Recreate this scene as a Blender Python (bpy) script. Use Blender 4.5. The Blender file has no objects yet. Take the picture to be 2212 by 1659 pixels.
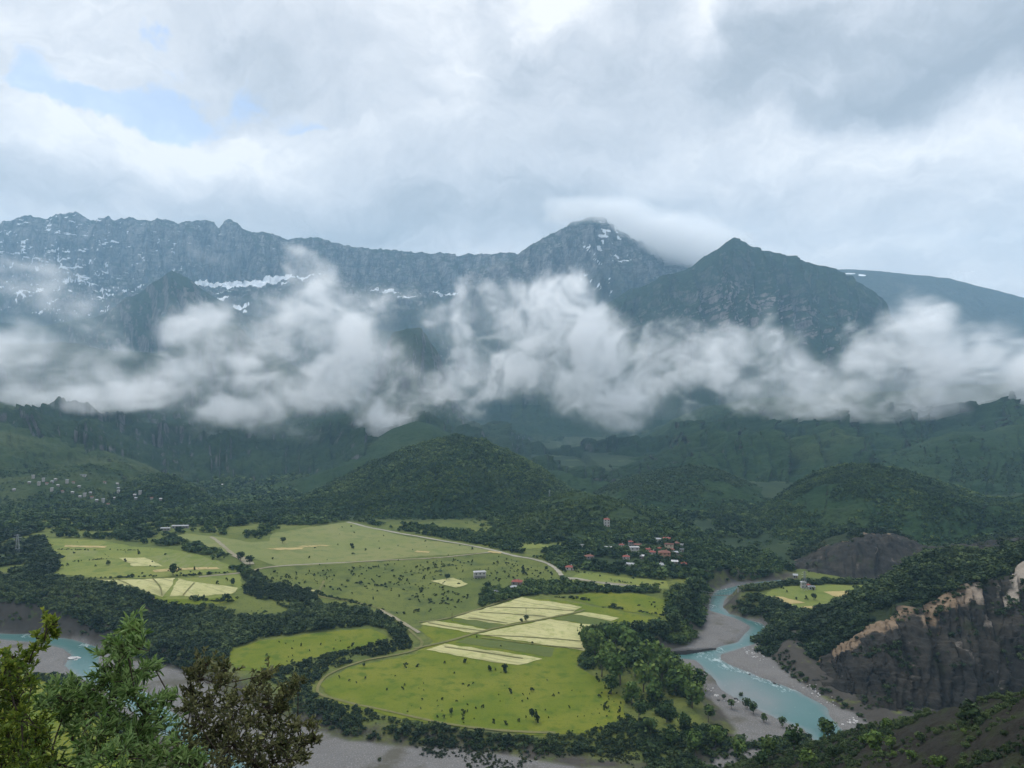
import bpy, math, random
import numpy as np
from mathutils import Vector
from mathutils.geometry import delaunay_2d_cdt
SC = bpy.context.scene
COL = SC.collection
RNG = np.random.default_rng(7)
random.seed(7)
F, CX, HY, EYE = 1703.0, 1106.0, 855.0, 180.0      # focal length and horizon of the level camera, eye height above the meadow

# ------------------------------------------------------------------ small helpers
def tag(o, label=None, cat=None, group=None, kind=None):
    if label: o['label'] = label
    if cat: o['category'] = cat
    if group: o['group'] = group
    if kind: o['kind'] = kind
    return o
def link(name, me, mat=None, parent=None):
    o = bpy.data.objects.new(name, me); COL.objects.link(o)
    if mat and me is not None and not me.materials: me.materials.append(mat)
    if parent: o.parent = parent
    return o
def empty(name, loc, rz=0.0):
    o = bpy.data.objects.new(name, None); COL.objects.link(o)
    o.location = loc; o.rotation_euler = (0, 0, rz); o.empty_display_size = 1
    return o
def mesh_np(name, V, Fa, smooth=False, attrs=None):
    V = np.asarray(V, np.float32).reshape(-1, 3); Fa = np.asarray(Fa, np.int32); k = Fa.shape[1]; n = len(Fa)
    me = bpy.data.meshes.new(name)
    me.vertices.add(len(V)); me.vertices.foreach_set('co', V.ravel())
    me.loops.add(n*k); me.loops.foreach_set('vertex_index', Fa.ravel())
    me.polygons.add(n); me.polygons.foreach_set('loop_start', np.arange(0, n*k, k, dtype=np.int32))
    me.polygons.foreach_set('use_smooth', np.full(n, smooth, bool))
    for a, v in (attrs or {}).items():
        at = me.attributes.new(a, 'FLOAT', 'POINT'); at.data.foreach_set('value', np.asarray(v, np.float32).ravel())
    me.update(calc_edges=True)
    return me
def grid_faces(r, c):
    i = np.arange(r*c).reshape(r, c)
    return np.stack([i[:-1, :-1], i[:-1, 1:], i[1:, 1:], i[1:, :-1]], -1).reshape(-1, 4)
class MB:
    """collects simple shapes into one mesh"""
    def __init__(s): s.v = []; s.f = []
    def add(s, v, f):
        b = len(s.v); s.v += [tuple(p) for p in v]; s.f += [tuple(b+i for i in q) for q in f]; return s
    def box(s, x0, y0, z0, x1, y1, z1):
        v = [(x, y, z) for z in (z0, z1) for x, y in ((x0, y0), (x1, y0), (x1, y1), (x0, y1))]
        return s.add(v, [(3, 2, 1, 0), (4, 5, 6, 7), (0, 1, 5, 4), (1, 2, 6, 5), (2, 3, 7, 6), (3, 0, 4, 7)])
    def bar(s, a, b, r0, r1=None, n=6):
        a, b = Vector(a), Vector(b); r1 = r0 if r1 is None else r1
        d = (b-a).normalized(); u = d.orthogonal().normalized(); w = d.cross(u)
        v = []
        for p, r in ((a, r0), (b, r1)):
            for k in range(n):
                t = 2*math.pi*k/n; v.append(p+u*math.cos(t)*r+w*math.sin(t)*r)
        f = [(k, (k+1) % n, n+(k+1) % n, n+k) for k in range(n)]+[tuple(range(n-1, -1, -1)), tuple(range(n, 2*n))]
        return s.add(v, f)
    def build(s, name, mat, parent=None):
        me = bpy.data.meshes.new(name); me.from_pydata(s.v, [], s.f); me.update()
        return link(name, me, mat, parent)

# ------------------------------------------------------------------ noise
T2 = RNG.random((256, 256)).astype(np.float32)
T3 = RNG.random((64, 64, 64)).astype(np.float32)
def vn2(x, y):
    xi = np.floor(x).astype(int); yi = np.floor(y).astype(int); fx = x-xi; fy = y-yi
    fx = fx*fx*fx*(fx*(fx*6-15)+10); fy = fy*fy*fy*(fy*(fy*6-15)+10)
    a, b, c, d = xi & 255, (xi+1) & 255, yi & 255, (yi+1) & 255
    return (T2[a, c]*(1-fx)+T2[b, c]*fx)*(1-fy)+(T2[a, d]*(1-fx)+T2[b, d]*fx)*fy
def fbm2(x, y, o=5, g=0.5, ridged=False):
    s = 0; a = 1.0; t = 0
    for k in range(o):
        n = vn2(x+k*17.3, y+k*31.7)
        if ridged: n = 1-np.abs(2*n-1)
        s = s+n*a; t += a; a *= g
        x, y = (x*.8-y*.6)*2.03, (x*.6+y*.8)*2.03
    return s/t
def vn3(x, y, z):
    xi = np.floor(x).astype(np.int32); yi = np.floor(y).astype(np.int32); zi = np.floor(z).astype(np.int32)
    fx = (x-xi).astype(np.float32); fy = (y-yi).astype(np.float32); fz = (z-zi).astype(np.float32)
    fx = fx*fx*(3-2*fx); fy = fy*fy*(3-2*fy); fz = fz*fz*(3-2*fz)
    x0, x1, y0, y1, z0, z1 = xi & 63, (xi+1) & 63, yi & 63, (yi+1) & 63, zi & 63, (zi+1) & 63
    def L(zz): return (T3[x0, y0, zz]*(1-fx)+T3[x1, y0, zz]*fx)*(1-fy)+(T3[x0, y1, zz]*(1-fx)+T3[x1, y1, zz]*fx)*fy
    return L(z0)*(1-fz)+L(z1)*fz
def fbm3(x, y, z, o=5, g=0.5):
    s = 0; a = 1.0; t = 0
    for k in range(o):
        s = s+vn3(x+k*7.7, y+k*13.1, z+k*3.3)*a; t += a; a *= g
        x, y, z = (x*.8-y*.6)*2.03, (x*.6+y*.8)*2.03, z*2.03
    return s/t
def sst(a, b, x):
    t = np.clip((x-a)/(b-a), 0, 1); return t*t*(3-2*t)
def inpoly(x, y, P):
    x = np.asarray(x); y = np.asarray(y); r = np.zeros(x.shape, bool); n = len(P)
    for i in range(n):
        (x0, y0), (x1, y1) = P[i], P[(i+1) % n]
        if y0 == y1: continue
        c = ((y0 > y) != (y1 > y)) & (x < (x1-x0)*(y-y0)/(y1-y0)+x0); r ^= c
    return r
def sdist(x, y, P):
    """signed distance to polygon, positive inside"""
    d = np.full(x.shape, 1e9); n = len(P)
    for i in range(n):
        a = np.array(P[i]); b = np.array(P[(i+1) % n]); e = b-a; L = max(e@e, 1e-9)
        t = np.clip(((x-a[0])*e[0]+(y-a[1])*e[1])/L, 0, 1)
        d = np.minimum(d, np.hypot(x-a[0]-t*e[0], y-a[1]-t*e[1]))
    return np.where(inpoly(x, y, P), d, -d)
def onz(p, z):
    """photo direction -> point on the level z"""
    d = (EYE-z)*F/(p[1]-HY); return ((p[0]-CX)*d/F, d)

# ------------------------------------------------------------------ node helper
class NT:
    def __init__(s, name, world=False):
        if world: s.m = world
        else: s.m = bpy.data.materials.new(name)
        s.m.use_nodes = True; s.t = s.m.node_tree; s.t.nodes.clear()
    def n(s, typ, ins=None, **kw):
        o = s.t.nodes.new(typ)
        for k, v in kw.items(): setattr(o, k, v)
        for k, v in (ins or {}).items(): s.set(o, k, v)
        return o
    def set(s, o, k, v):
        i = o.inputs[k]
        if isinstance(v, bpy.types.NodeSocket): s.t.links.new(v, i)
        elif isinstance(v, (tuple, list)) and len(v) == 3 and i.type == 'RGBA': i.default_value = (*v, 1)
        else: i.default_value = v
    def math(s, op, a, b=0.0, c=None, clamp=False):
        o = s.n('ShaderNodeMath', operation=op, use_clamp=clamp); s.set(o, 0, a); s.set(o, 1, b)
        if c is not None: s.set(o, 2, c)
        return o.outputs[0]
    def vmath(s, op, a, b=None):
        o = s.n('ShaderNodeVectorMath', operation=op); s.set(o, 0, a)
        if b is not None: s.set(o, 1, b)
        return o.outputs['Value' if op in ('LENGTH', 'DOT_PRODUCT') else 'Vector']
    def mix(s, f, a, b, blend='MIX'):
        o = s.n('ShaderNodeMix', data_type='RGBA', blend_type=blend, clamp_factor=True)
        for k, v in ((0, f), (6, a), (7, b)): s.set(o, k, v)
        return o.outputs[2]
    def noise(s, vec, scale, detail=4, rough=.55, dist=0.0, out='Fac'):
        o = s.n('ShaderNodeTexNoise', {'Vector': vec, 'Scale': scale, 'Detail': detail, 'Roughness': rough, 'Distortion': dist}); return o.outputs[out]
    def rng(s, v, a, b, c=0.0, d=1.0, smooth=False):
        o = s.n('ShaderNodeMapRange', {0: v, 1: a, 2: b, 3: c, 4: d}); o.interpolation_type = 'SMOOTHSTEP' if smooth else 'LINEAR'; return o.outputs[0]
    def pos(s): return s.n('ShaderNodeNewGeometry').outputs['Position']
    def attr(s, name): return s.n('ShaderNodeAttribute', attribute_name=name).outputs['Fac']
    def surf(s, col, rough=.9, spec=.2, bump=None, bstr=.5, bdist=1.0, **kw):
        b = s.n('ShaderNodeBsdfPrincipled', {'Base Color': col, 'Roughness': rough, 'Specular IOR Level': spec})
        for k, v in kw.items(): s.set(b, k.replace('_', ' '), v)
        if bump is not None:
            u = s.n('ShaderNodeBump', {'Strength': bstr, 'Distance': bdist, 'Height': bump}); s.set(b, 'Normal', u.outputs[0])
        o = s.n('ShaderNodeOutputMaterial', {'Surface': b.outputs[0]}); return s.m
def flat(name, col, rough=.8, var=.15, scale=3.0, **kw):
    t = NT(name); n = t.noise(t.n('ShaderNodeTexCoord').outputs['Object'], scale, 5)
    c = t.mix(n, tuple(x*(1-var) for x in col), tuple(min(1, x*(1+var)) for x in col)); return t.surf(c, rough, **kw)

# ------------------------------------------------------------------ river bed outline (traced on the bed level) and ground
BED_PX = [(1690,1249),(1620,1255),(1575,1261),(1545,1272),(1533,1285),(1526,1307),(1520,1340),(1514,1365),(1495,1388),(1450,1404),(1405,1415),
 (1440,1442),(1481,1452),(1512,1473),(1520,1500),(1556,1530),(1585,1570),(1580,1610),(1530,1650),(1400,1672),(1250,1655),(1100,1632),(1000,1622),(850,1614),
 (760,1600),(690,1580),(640,1562),(560,1535),(480,1500),(400,1449),(350,1438),(305,1428),(222,1397),(156,1376),(62,1366),(0,1364),(-250,1345),
 (-250,1430),(0,1452),(70,1456),(150,1462),(190,1478),(250,1530),(330,1590),(420,1640),(520,1700),(700,1760),(1000,1790),(1400,1790),(1700,1720),
 (1800,1650),(1860,1600),(1890,1570),(1861,1546),(1811,1524),(1762,1497),(1719,1467),(1679,1434),(1659,1411),(1668,1385),(1690,1364),(1671,1358),(1646,1342),(1613,1332),(1580,1322),
 (1564,1311),(1575,1287),(1620,1270),(1653,1261),(1692,1255)]
WAT_PX = [(1694,1250),(1600,1262),(1548,1275),(1536,1286),(1530,1307),(1527,1320),(1590,1337),(1613,1350),(1620,1356),(1603,1372),(1590,1387),(1550,1395),
 (1540,1402),(1481,1408),(1440,1412),(1430,1420),(1500,1428),(1525,1452),(1552,1488),(1592,1512),(1640,1536),(1694,1560),(1732,1575),(1749,1592),(1790,1640),
 (1850,1640),(1830,1585),(1795,1547),(1787,1527),(1760,1511),(1720,1490),(1680,1475),(1640,1460),(1590,1440),(1560,1424),(1560,1415),(1600,1402),(1632,1393),(1655,1375),
 (1666,1362),(1646,1346),(1580,1326),(1563,1312),(1573,1287),(1620,1271),(1653,1262),(1694,1257)]
WAT2_PX = [(-300,1346),(0,1367),(62,1368),(156,1379),(215,1394),(224,1402),(218,1440),(238,1468),(290,1482),(335,1502),(370,1530),(410,1560),(480,1605),(600,1690),
 (560,1700),(400,1630),(335,1580),(295,1545),(240,1512),(200,1478),(165,1460),(135,1440),(150,1416),(135,1403),(94,1392),(0,1383),(-300,1362)]
BEDZ, WZ = -4.5, -6.0
BED = [onz(p, BEDZ) for p in BED_PX]; WAT = [onz(p, WZ) for p in WAT_PX]; WAT2 = [onz(p, WZ) for p in WAT2_PX]
def ground(x, y):
    x = np.asarray(x, float); y = np.asarray(y, float)
    east = 1-sst(190, 260, x-.0*y)
    z = .03*(np.clip(y, 430, 1000)-430)*east
    z = z-32*sst(1000, 1600, y)-4*(1-sst(400, 430, y))
    z = z+14*sst(-150, -330, x)*sst(600, 660, y)*(1-sst(850, 1100, y))
    z = z+4*(fbm2(x/160, y/160, 3)-.5)+.7*(fbm2(x/28+9, y/28, 2)-.5)
    z = np.where(east < .5, np.maximum(z, -2.5), z)
    m = (y > 280) & (y < 1000)
    xs, ys = x[m], y[m]
    w = 5*(fbm2(xs/14, ys/14, 3)-.5)
    s = sdist(xs, ys, BED)+w
    k = sst(-14, 1, s)
    zz = z[m]*(1-k)+(BEDZ+.6*(fbm2(xs/9, ys/9, 3)-.5))*k
    sw = np.maximum(sdist(xs, ys, WAT), sdist(xs, ys, WAT2))+w*.6
    zz = zz-3.0*sst(-3, 5, sw)*k
    z = z.copy(); z[m] = zz
    return z
def ground1(x, y): return float(ground(np.array([x]), np.array([y]))[0])
PROBE = np.concatenate([np.arange(300, 1200, 1.5), np.geomspace(1200, 4000, 300)])
def G(px, py):
    """first ground point met along a photo direction"""
    x = (px-CX)/F*PROBE; z = EYE+(HY-py)/F*PROBE
    g = ground(x, PROBE); k = np.argmax(g > z)
    if k == 0: k = len(PROBE)-1
    a, b = z[k-1]-g[k-1], z[k]-g[k]; t = a/(a-b) if a != b else 0
    d = PROBE[k-1]+(PROBE[k]-PROBE[k-1])*min(max(t, 0), 1)
    return ((px-CX)/F*d, d)
def GP(poly): return [G(*p) for p in poly]
# ------------------------------------------------------------------ land materials
def m_grass(name, c1, c2, c3, sc=1.0, speck=.5, streak=None):
    t = NT(name); p = t.pos()
    a = t.noise(p, .012*sc, 5, .6); b = t.noise(p, .07*sc, 5, .6); c = t.noise(p, .6*sc, 3, .6); d = t.noise(p, 2.2, 2, .6)
    col = t.mix(t.rng(a, .38, .62, smooth=True), c1, c2)
    col = t.mix(t.rng(b, .48, .68, smooth=True), col, c3)
    if streak:
        q = t.n('ShaderNodeMapping', {'Vector': p, 'Rotation': (0, 0, streak[0]), 'Scale': (1/streak[1], 60, 60)}, vector_type='TEXTURE').outputs[0]
        col = t.mix(t.math('MULTIPLY', t.rng(t.noise(q, 1.0, 3, .6), .5, .66), streak[2]), col, tuple(x*.55 for x in c1))
    dark = tuple(x*.42 for x in c1)
    col = t.mix(t.math('MULTIPLY', t.rng(c, .56, .72), speck), col, dark)
    col = t.mix(t.math('MULTIPLY', t.rng(d, .35, .7), .35), col, tuple(x*.6 for x in c2))
    return t.surf(col, .95, .08, bump=t.noise(p, .9, 3, .6), bstr=.5, bdist=.5)
M = {}
M['ground'] = m_grass('grass_ground', (.075,.10,.03), (.09,.11,.038), (.055,.075,.025))
M['meadow'] = m_grass('meadow_grass', (.092,.122,.012), (.132,.144,.020), (.062,.100,.011), 1.6, .7)
M['lawn'] = m_grass('strip_grass', (.066,.092,.026), (.085,.105,.03), (.095,.115,.032), 1, .4)
M['pasture'] = m_grass('pasture_grass', (.140,.160,.054), (.166,.172,.066), (.112,.138,.046), 1, .4)
M['terrace'] = m_grass('terrace_grass', (.122,.152,.036), (.156,.172,.045), (.094,.126,.030), 1, .4)
M['hay'] = m_grass('mown_hay', (.33,.32,.145), (.38,.36,.175), (.25,.26,.10), 2.0, .35, (1.08, .30, .8))
M['hay2'] = m_grass('ripe_hay', (.32,.26,.115), (.37,.30,.135), (.26,.22,.09), 2.0, .3, (.9, .30, .6))
t = NT('gravel'); p = t.pos()
c = t.mix(t.noise(p, .05, 5, .6), (.15,.142,.145), (.23,.215,.215))
c = t.mix(t.rng(t.noise(p, 1.3, 4, .7), .52, .75), c, (.36,.34,.34)); c = t.mix(t.rng(t.noise(p, .9, 4, .7), .55, .8), c, (.07,.068,.066))
c = t.mix(t.math('MULTIPLY', t.rng(t.noise(p, .022, 5, .65), .54, .66), .8), c, (.11,.105,.07))
M['gravel'] = t.surf(c, .95, .1, bump=t.noise(p, 1.2, 4, .7), bstr=.8, bdist=.6)
# ground: grass with gravel inside the bed (attribute), rocky soil on the banks
t = NT('ground_mix'); p = t.pos(); bed = t.attr('bed'); bank = t.attr('bank'); far = t.attr('far')
a = t.noise(p, .012, 5, .6); b = t.noise(p, .07, 5, .6); cc = t.noise(p, .6, 3, .6)
g = t.mix(t.rng(a, .38, .62), (.080,.100,.023), (.108,.122,.030)); g = t.mix(t.rng(b, .48, .68), g, (.055,.074,.022)); g = t.mix(t.math('MULTIPLY', t.rng(cc, .54, .72), .7), g, (.02,.034,.012))
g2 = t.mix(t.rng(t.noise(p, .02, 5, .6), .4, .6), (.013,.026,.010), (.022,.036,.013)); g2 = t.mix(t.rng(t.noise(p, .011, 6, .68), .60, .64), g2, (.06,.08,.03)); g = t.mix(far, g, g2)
s = t.mix(t.noise(p, .15, 5, .7), (.026,.024,.020), (.072,.065,.056))
g = t.mix(t.math('MULTIPLY', bank, t.rng(t.noise(p, .08, 4, .6), .3, .55), clamp=True), g, s)
gr = t.mix(t.noise(p, .05, 5, .6), (.084,.082,.079), (.146,.140,.134)); gr = t.mix(t.rng(t.noise(p, 1.3, 4, .7), .52, .75), gr, (.27,.26,.25)); gr = t.mix(t.rng(t.noise(p, .9, 4, .7), .55, .8), gr, (.07,.068,.066))
gr = t.mix(t.math('MULTIPLY', t.rng(t.noise(p, .025, 5, .65), .54, .64), .75), gr, (.062,.058,.04))
c = t.mix(bed, g, gr)
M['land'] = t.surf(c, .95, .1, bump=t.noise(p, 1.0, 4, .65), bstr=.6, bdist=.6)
# milky turquoise river with white water (attribute foam = where the bed steps down)
t = NT('river_water'); p = t.pos(); fo = t.attr('foam'); sh = t.attr('shore')
n1 = t.noise(p, .03, 4, .6)
c = t.mix(n1, (.036,.098,.095), (.062,.132,.126)); c = t.mix(sh, c, (.13,.142,.140))
q = t.n('ShaderNodeMapping', {'Vector': p, 'Scale': (1, .45, 1)}).outputs[0]
f = t.math('MULTIPLY', t.rng(t.noise(q, .4, 5, .72, .4), .50, .66), fo, clamp=True)
f2 = t.math('MULTIPLY', t.rng(t.noise(q, .4, 5, .7, .8), .66, .73), .22)
f = t.math('ADD', f, f2, clamp=True)
c = t.mix(f, c, (.52,.58,.59))
M['water'] = t.surf(c, t.rng(f, 0, 1, .25, .8), .25, bump=t.noise(q, .5, 4, .6), bstr=.25, bdist=.5)
M['path'] = m_grass('dirt_path', (.21,.185,.12), (.25,.23,.17), (.18,.17,.11), 3, .2)
M['track'] = m_grass('grassy_track', (.125,.125,.05), (.15,.14,.06), (.10,.11,.035), 3, .25)
M['road'] = m_grass('pale_road', (.25,.235,.185), (.30,.28,.23), (.21,.205,.15), 3, .3)

def m_hill(name, f1, f2, gr, rock1, rock2, cut=(.45, .7), rocky=.5, gscale=.004, gcut=(.58,.66), bscale=.11, bd=5.0, snow=False, strata=0.0, vert=.3, rscale=.03):
    t = NT(name); ge = t.n('ShaderNodeNewGeometry'); p = ge.outputs['Position']; nz = t.n('ShaderNodeSeparateXYZ', {0: ge.outputs['Normal']}).outputs[2]
    big = t.noise(p, gscale, 6, .62); mid = t.noise(p, gscale*6, 5, .65); fine = t.noise(p, bscale, 3, .7)
    col = t.mix(t.rng(mid, .36, .64), f1, f2)
    col = t.mix(t.rng(big, gcut[0], gcut[1]), col, gr)
    col = t.mix(t.math('MULTIPLY', t.rng(fine, .48, .66), .6), col, tuple(x*.35 for x in f1))
    q = t.n('ShaderNodeMapping', {'Vector': p, 'Scale': (1, .6, vert)}).outputs[0]
    rn = t.noise(q, rscale, 7, .7, .6); rf = t.noise(q, rscale*4.5, 5, .7)
    rk = t.mix(t.rng(t.math('ADD', t.math('MULTIPLY', rn, .6), t.math('MULTIPLY', rf, .4)), .40, .60), rock1, rock2)
    if strata:
        zz = t.n('ShaderNodeMapping', {'Vector': p, 'Scale': (.0035, .0035, .03)}).outputs[0]
        rk = t.mix(t.math('MULTIPLY', t.rng(t.noise(zz, 1.0, 6, .75, .8), .50, .60), strata), rk, tuple(x*.35 for x in rock1))
    sl = t.math('ADD', t.math('SUBTRACT', 1.0, nz), t.math('MULTIPLY', t.math('SUBTRACT', rn, .5), rocky))
    rmask = t.math('MULTIPLY', t.rng(sl, cut[0], cut[1], smooth=True), t.attr('rock'))
    col = t.mix(rmask, col, rk)
    if snow: col = t.mix(t.rng(t.math('ADD', t.attr('snow'), t.math('MULTIPLY', t.math('SUBTRACT', t.noise(p, .02, 5, .7), .5), .9)), .42, .64), col, (.74,.77,.80))
    return t.surf(col, .97, .05, bump=t.noise(p, bscale, 4, .7), bstr=.9, bdist=bd)
M['foothill'] = m_hill('foothill_scrub', (.020,.037,.013), (.034,.053,.018), (.055,.070,.028), (.11,.10,.085), (.16,.15,.135), cut=(.5,.8), gcut=(.48,.64))
M['knoll'] = m_hill('wooded_hill', (.010,.024,.009), (.018,.036,.011), (.032,.046,.016), (.045,.034,.03), (.09,.07,.06), cut=(.45,.75), gcut=(.6,.72))
M['spur'] = m_hill('wooded_spur', (.012,.029,.011), (.022,.042,.014), (.036,.054,.019), (.045,.04,.04), (.095,.085,.08), cut=(.45,.75), gcut=(.54,.68))
M['wall'] = m_hill('cliff_woods', (.012,.027,.012), (.022,.040,.016), (.04,.056,.024), (.020,.022,.025), (.105,.105,.105), cut=(.36,.6), rocky=1.0, bscale=.06, bd=12, rscale=.022)
M['alp'] = m_hill('alpine_rock', (.020,.032,.020), (.034,.046,.027), (.05,.062,.036), (.014,.015,.018), (.23,.22,.215), cut=(.22,.42), rocky=.7, gscale=.002, bscale=.03, bd=30, snow=True, strata=.55, vert=.3, rscale=.012)
M['peak'] = m_hill('pyramid_woods', (.009,.023,.010), (.017,.034,.014), (.036,.052,.022), (.02,.02,.022), (.22,.195,.185), cut=(.36,.55), rocky=1.2, gscale=.0025, bscale=.05, bd=14, vert=.28, rscale=.02)
M['bald'] = m_hill('bald_mountain', (.035,.04,.026), (.05,.055,.037), (.068,.066,.045), (.035,.034,.034), (.15,.14,.13), cut=(.18,.5), rocky=.9, gscale=.0022, bscale=.02, bd=30, snow=True, rscale=.009)
# shale landslide: dark face, ochre scar along its top (attribute scar), scrub where attribute wood is high
t = NT('shale_slope'); p = t.pos(); wd = t.attr('wood'); sc_ = t.attr('scar')
q = t.n('ShaderNodeMapping', {'Vector': p, 'Scale': (1, .35, .35)}).outputs[0]
n1 = t.noise(q, .14, 6, .72, .5); n2 = t.noise(p, .045, 5, .6); n3 = t.noise(p, .6, 4, .7)
c = t.mix(t.rng(n1, .35, .68), (.010,.0102,.0098), (.034,.0325,.029)); c = t.mix(t.math('MULTIPLY', t.rng(n2, .44, .64), .85), c, t.mix(n3, (.024,.022,.018), (.066,.058,.046)))
c = t.mix(t.math('MULTIPLY', t.rng(n1, .655, .70), t.rng(n3, .4, .6)), c, (.14,.13,.12))
q3 = t.n('ShaderNodeMapping', {'Vector': p, 'Rotation': (.5, .75, .3), 'Scale': (3, 35, 35)}, vector_type='TEXTURE').outputs[0]
c = t.mix(t.math('MULTIPLY', t.rng(t.noise(q3, 1.0, 4, .7, .3), .60, .68), t.rng(t.noise(p, .09, 4, .6), .5, .6)), c, (.13,.115,.10))
c = t.mix(t.math('MULTIPLY', t.rng(t.noise(p, .05, 5, .7), .57, .66), .8), c, (.022,.028,.012))
sm = t.rng(t.math('ADD', sc_, t.math('MULTIPLY', t.math('SUBTRACT', t.noise(p, .06, 5, .7), .5), 1.7)), .50, .90)
oc = t.mix(t.noise(p, .05, 4, .6), (.145,.10,.062), (.24,.18,.125)); oc = t.mix(t.rng(n3, .5, .75), oc, (.12,.085,.05))
oc = t.mix(t.attr('pale'), oc, (.26,.225,.185))
c = t.mix(sm, c, oc)
w = t.mix(t.noise(p, .25, 4, .6), (.010,.018,.006), (.026,.036,.012))
c = t.mix(t.rng(t.math('ADD', wd, t.math('MULTIPLY', t.math('SUBTRACT', t.noise(p, .1, 4, .6), .5), .5)), .45, .55), c, w)
M['shale'] = t.surf(c, .95, .12, bump=t.noise(q, .3, 6, .75), bstr=.9, bdist=2.0)
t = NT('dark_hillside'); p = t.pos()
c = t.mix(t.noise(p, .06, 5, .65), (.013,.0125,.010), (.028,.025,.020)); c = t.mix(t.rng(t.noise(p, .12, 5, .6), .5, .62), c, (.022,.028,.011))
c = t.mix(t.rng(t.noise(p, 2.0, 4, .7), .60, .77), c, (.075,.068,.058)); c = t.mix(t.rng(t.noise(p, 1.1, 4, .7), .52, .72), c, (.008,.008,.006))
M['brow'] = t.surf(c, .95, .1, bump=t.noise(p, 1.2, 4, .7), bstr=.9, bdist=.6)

# ------------------------------------------------------------------ ground sheet (a fan that reaches the horizon) and camera hillside
pys = np.concatenate([np.arange(1800, 1050, -1.7), np.arange(1050, 960, -2.5)])
ds = np.concatenate([np.linspace(255, 312, 14)[:-1], 176*F/(pys-HY), np.geomspace(3200, 12500, 26)])
ds = np.unique(np.round(ds, 2)); ds = ds[(ds >= 255)]
cols = np.arange(-900, 3120, 4.0)
X = np.outer(ds, (cols-CX)/F); Y = np.repeat(ds[:, None], len(cols), 1)
Z = ground(X, Y)
s_ = np.zeros_like(X); bk = np.zeros_like(X)
mm = (Y > 280) & (Y < 1000)
sd = sdist(X[mm], Y[mm], BED)+7*(fbm2(X[mm]/16, Y[mm]/16, 4)-.5)
s_[mm] = sst(-2.5, 2.5, sd); bk[mm] = np.maximum(sst(-20, -7, sd), 2.2*sst(-90, -60, sd)*sst(165, 180, X[mm])*(1-sst(590, 620, Y[mm]))+2*sst(-80, -50, sd)*(1-sst(-240, -200, X[mm]))*sst(560, 590, Y[mm]))*(1-sst(4, 8, sd))
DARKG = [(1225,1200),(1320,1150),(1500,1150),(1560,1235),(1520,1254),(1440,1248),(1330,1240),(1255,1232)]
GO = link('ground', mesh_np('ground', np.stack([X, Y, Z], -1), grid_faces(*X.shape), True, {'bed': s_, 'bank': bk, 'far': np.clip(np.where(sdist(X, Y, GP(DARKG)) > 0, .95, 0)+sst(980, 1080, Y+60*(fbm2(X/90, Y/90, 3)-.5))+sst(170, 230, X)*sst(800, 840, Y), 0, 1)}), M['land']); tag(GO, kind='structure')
def camhill(x, y): return 178.3-.64*np.hypot(x, y)-.00004*np.hypot(x, y)**2+3*(fbm2(x/25+3, y/25, 4)-.5)*sst(0, 20, np.hypot(x, y))
rr = np.concatenate([[0.0], np.geomspace(.8, 420, 90)]); aa = np.linspace(0, 2*np.pi, 181)
X = np.outer(rr, np.cos(aa)); Y = np.outer(rr, np.sin(aa)); Z = camhill(X, Y)
CH = link('hillside', mesh_np('hillside', np.stack([X, Y, Z], -1), grid_faces(*X.shape), True), M['brow']); tag(CH, kind='structure')

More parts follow.
